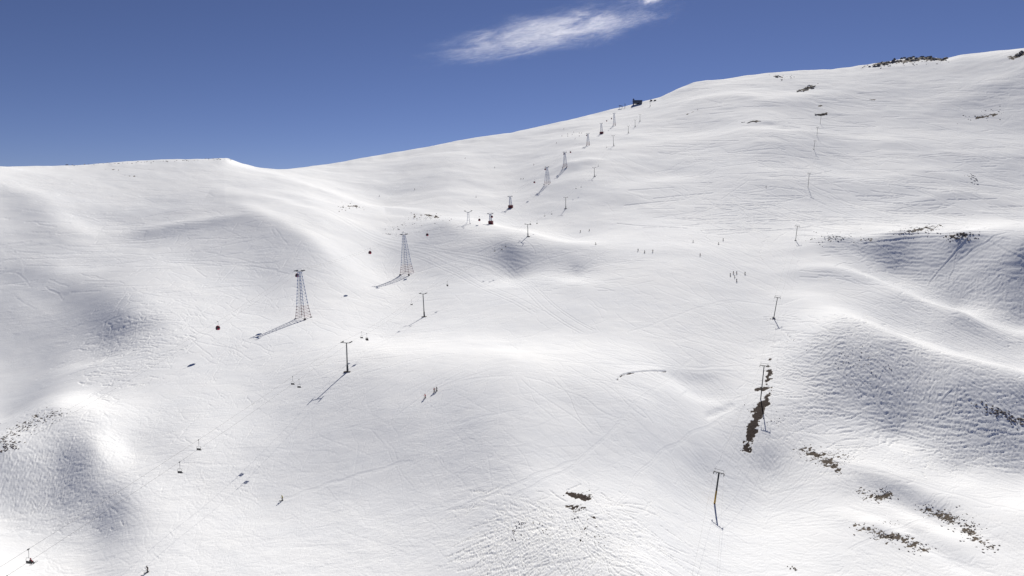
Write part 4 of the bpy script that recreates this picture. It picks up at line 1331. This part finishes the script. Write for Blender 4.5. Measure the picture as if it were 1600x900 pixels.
scatter('low_scrub', 'dark low scrub and stones poking through the snow', [
 (1345,770,1382,778,10,50,.4),(1378,760,1388,775,6,18,.38),(1342,822,1400,842,9,60,.36),(1400,838,1448,860,10,60,.38),(1376,815,1400,820,6,16,.34),
 (1438,795,1480,812,9,36,.4),(1480,808,1520,828,11,60,.42),(1500,830,1550,858,10,60,.42),(1455,790,1530,820,12,36,.36),
 (5,695,30,670,11,90,.42),(30,672,85,646,10,120,.36),(0,705,20,695,8,50,.45),(60,655,95,645,9,36,.34),
 (1245,702,1308,728,9,140,.3),(1290,705,1330,715,7,60,.3),(1175,640,1215,660,14,40,.3),
 (1320,545,1385,585,24,60,.4),(1260,375,1320,370,12,60,.7),(1400,365,1460,356,9,90,.8),(1480,375,1520,366,9,70,.8),(1440,362,1470,352,6,30,.7),
 (640,338,692,342,7,60,.9),(530,322,572,324,6,40,.9),(600,365,655,345,10,40,.8),(1530,630,1600,665,9,70,.6),
 (800,845,815,815,5,30,.25),(840,815,860,830,8,26,.25),(880,800,935,850,14,50,.25),(1235,886,1242,890,3,10,.4),
 (100,259,355,248,2,70,1.1),(1350,105,1480,92,6,60,3.0),(1200,119,1240,122,5,16,2.5),(1500,185,1570,175,9,24,1.8)], MAT['stone'], 77)

# ------------------------------------------------------------------ cloud
def cloud(px0, py0, px1, py1, dist, thick, depth, dens, label, seed):
    a = at_depth(px0, py0, dist); b_ = at_depth(px1, py1, dist)
    mid = (a + b_) / 2; d = b_ - a; L = d.length / 2
    m = MB(); bmesh.ops.create_icosphere(m.bm, subdivisions=4, radius=1.0)
    mt = bpy.data.materials.new('cloud_vapour'); mt.use_nodes = True
    nt = mt.node_tree; nt.nodes.clear(); N = nt.nodes.new; Lk = nt.links.new
    out = N('ShaderNodeOutputMaterial'); vol = N('ShaderNodeVolumePrincipled')
    tc = N('ShaderNodeTexCoord')
    def mth(op, x, y=None, clamp=False):
        n_ = N('ShaderNodeMath'); n_.operation = op; n_.use_clamp = clamp
        for i_, v in enumerate((x, y)):
            if v is None: continue
            if isinstance(v, (int, float)): n_.inputs[i_].default_value = v
            else: Lk(v, n_.inputs[i_])
        return n_.outputs[0]
    mp = N('ShaderNodeMapping'); mp.inputs['Location'].default_value = (seed, seed * 0.7, 0)
    mp.inputs['Scale'].default_value = (3.2, 1.0, 2.6); mp.inputs['Rotation'].default_value = (0, math.radians(16), 0)
    Lk(tc.outputs['Object'], mp.inputs['Vector'])
    n1 = N('ShaderNodeTexNoise'); n1.inputs['Scale'].default_value = 1.15; n1.inputs['Detail'].default_value = 4; n1.inputs['Distortion'].default_value = 0.9
    n2 = N('ShaderNodeTexNoise'); n2.inputs['Scale'].default_value = 3.4; n2.inputs['Detail'].default_value = 9; n2.inputs['Roughness'].default_value = 0.72; n2.inputs['Distortion'].default_value = 2.4
    Lk(mp.outputs['Vector'], n1.inputs['Vector']); Lk(mp.outputs['Vector'], n2.inputs['Vector'])
    ln = N('ShaderNodeVectorMath'); ln.operation = 'LENGTH'; Lk(tc.outputs['Object'], ln.inputs[0])
    fall_ = mth('SUBTRACT', 1.0, mth('POWER', ln.outputs['Value'], 1.6))
    v = mth('ADD', mth('MULTIPLY', fall_, 0.62), mth('ADD', mth('MULTIPLY', n1.outputs['Fac'], 1.1), mth('MULTIPLY', n2.outputs['Fac'], 2.1)))
    v = mth('MULTIPLY', mth('SUBTRACT', v, 1.80), 2.2, True)
    v = mth('MULTIPLY', mth('POWER', v, 1.9), mth('MULTIPLY', mth('MAXIMUM', fall_, 0.0), dens * 1.6))
    Lk(v, vol.inputs['Density'])
    vol.inputs['Color'].default_value = (0.98, 0.98, 1.0, 1); vol.inputs['Anisotropy'].default_value = 0.62
    Lk(vol.outputs['Volume'], out.inputs['Volume'])
    o = m.build('cloud', mt, None, True)
    ang = math.atan2(d.z, d.x)
    o.matrix_world = Matrix.Translation(mid) @ Matrix.Rotation(-ang, 4, 'Y') @ Matrix.Diagonal((L, depth, thick, 1))
    mt.cycles.volume_step_rate = 0.35
    tag(o, label, 'cloud', None)
    return o
cloud(600, 101, 1105, 2, 6000, 235, 100, 0.0044, 'large wispy white cloud streak high in the blue sky', 3.0)
cloud(990, 6, 1050, -8, 6000, 45, 80, 0.006, 'small scrap of white cloud at the top edge of the sky', 9.0)
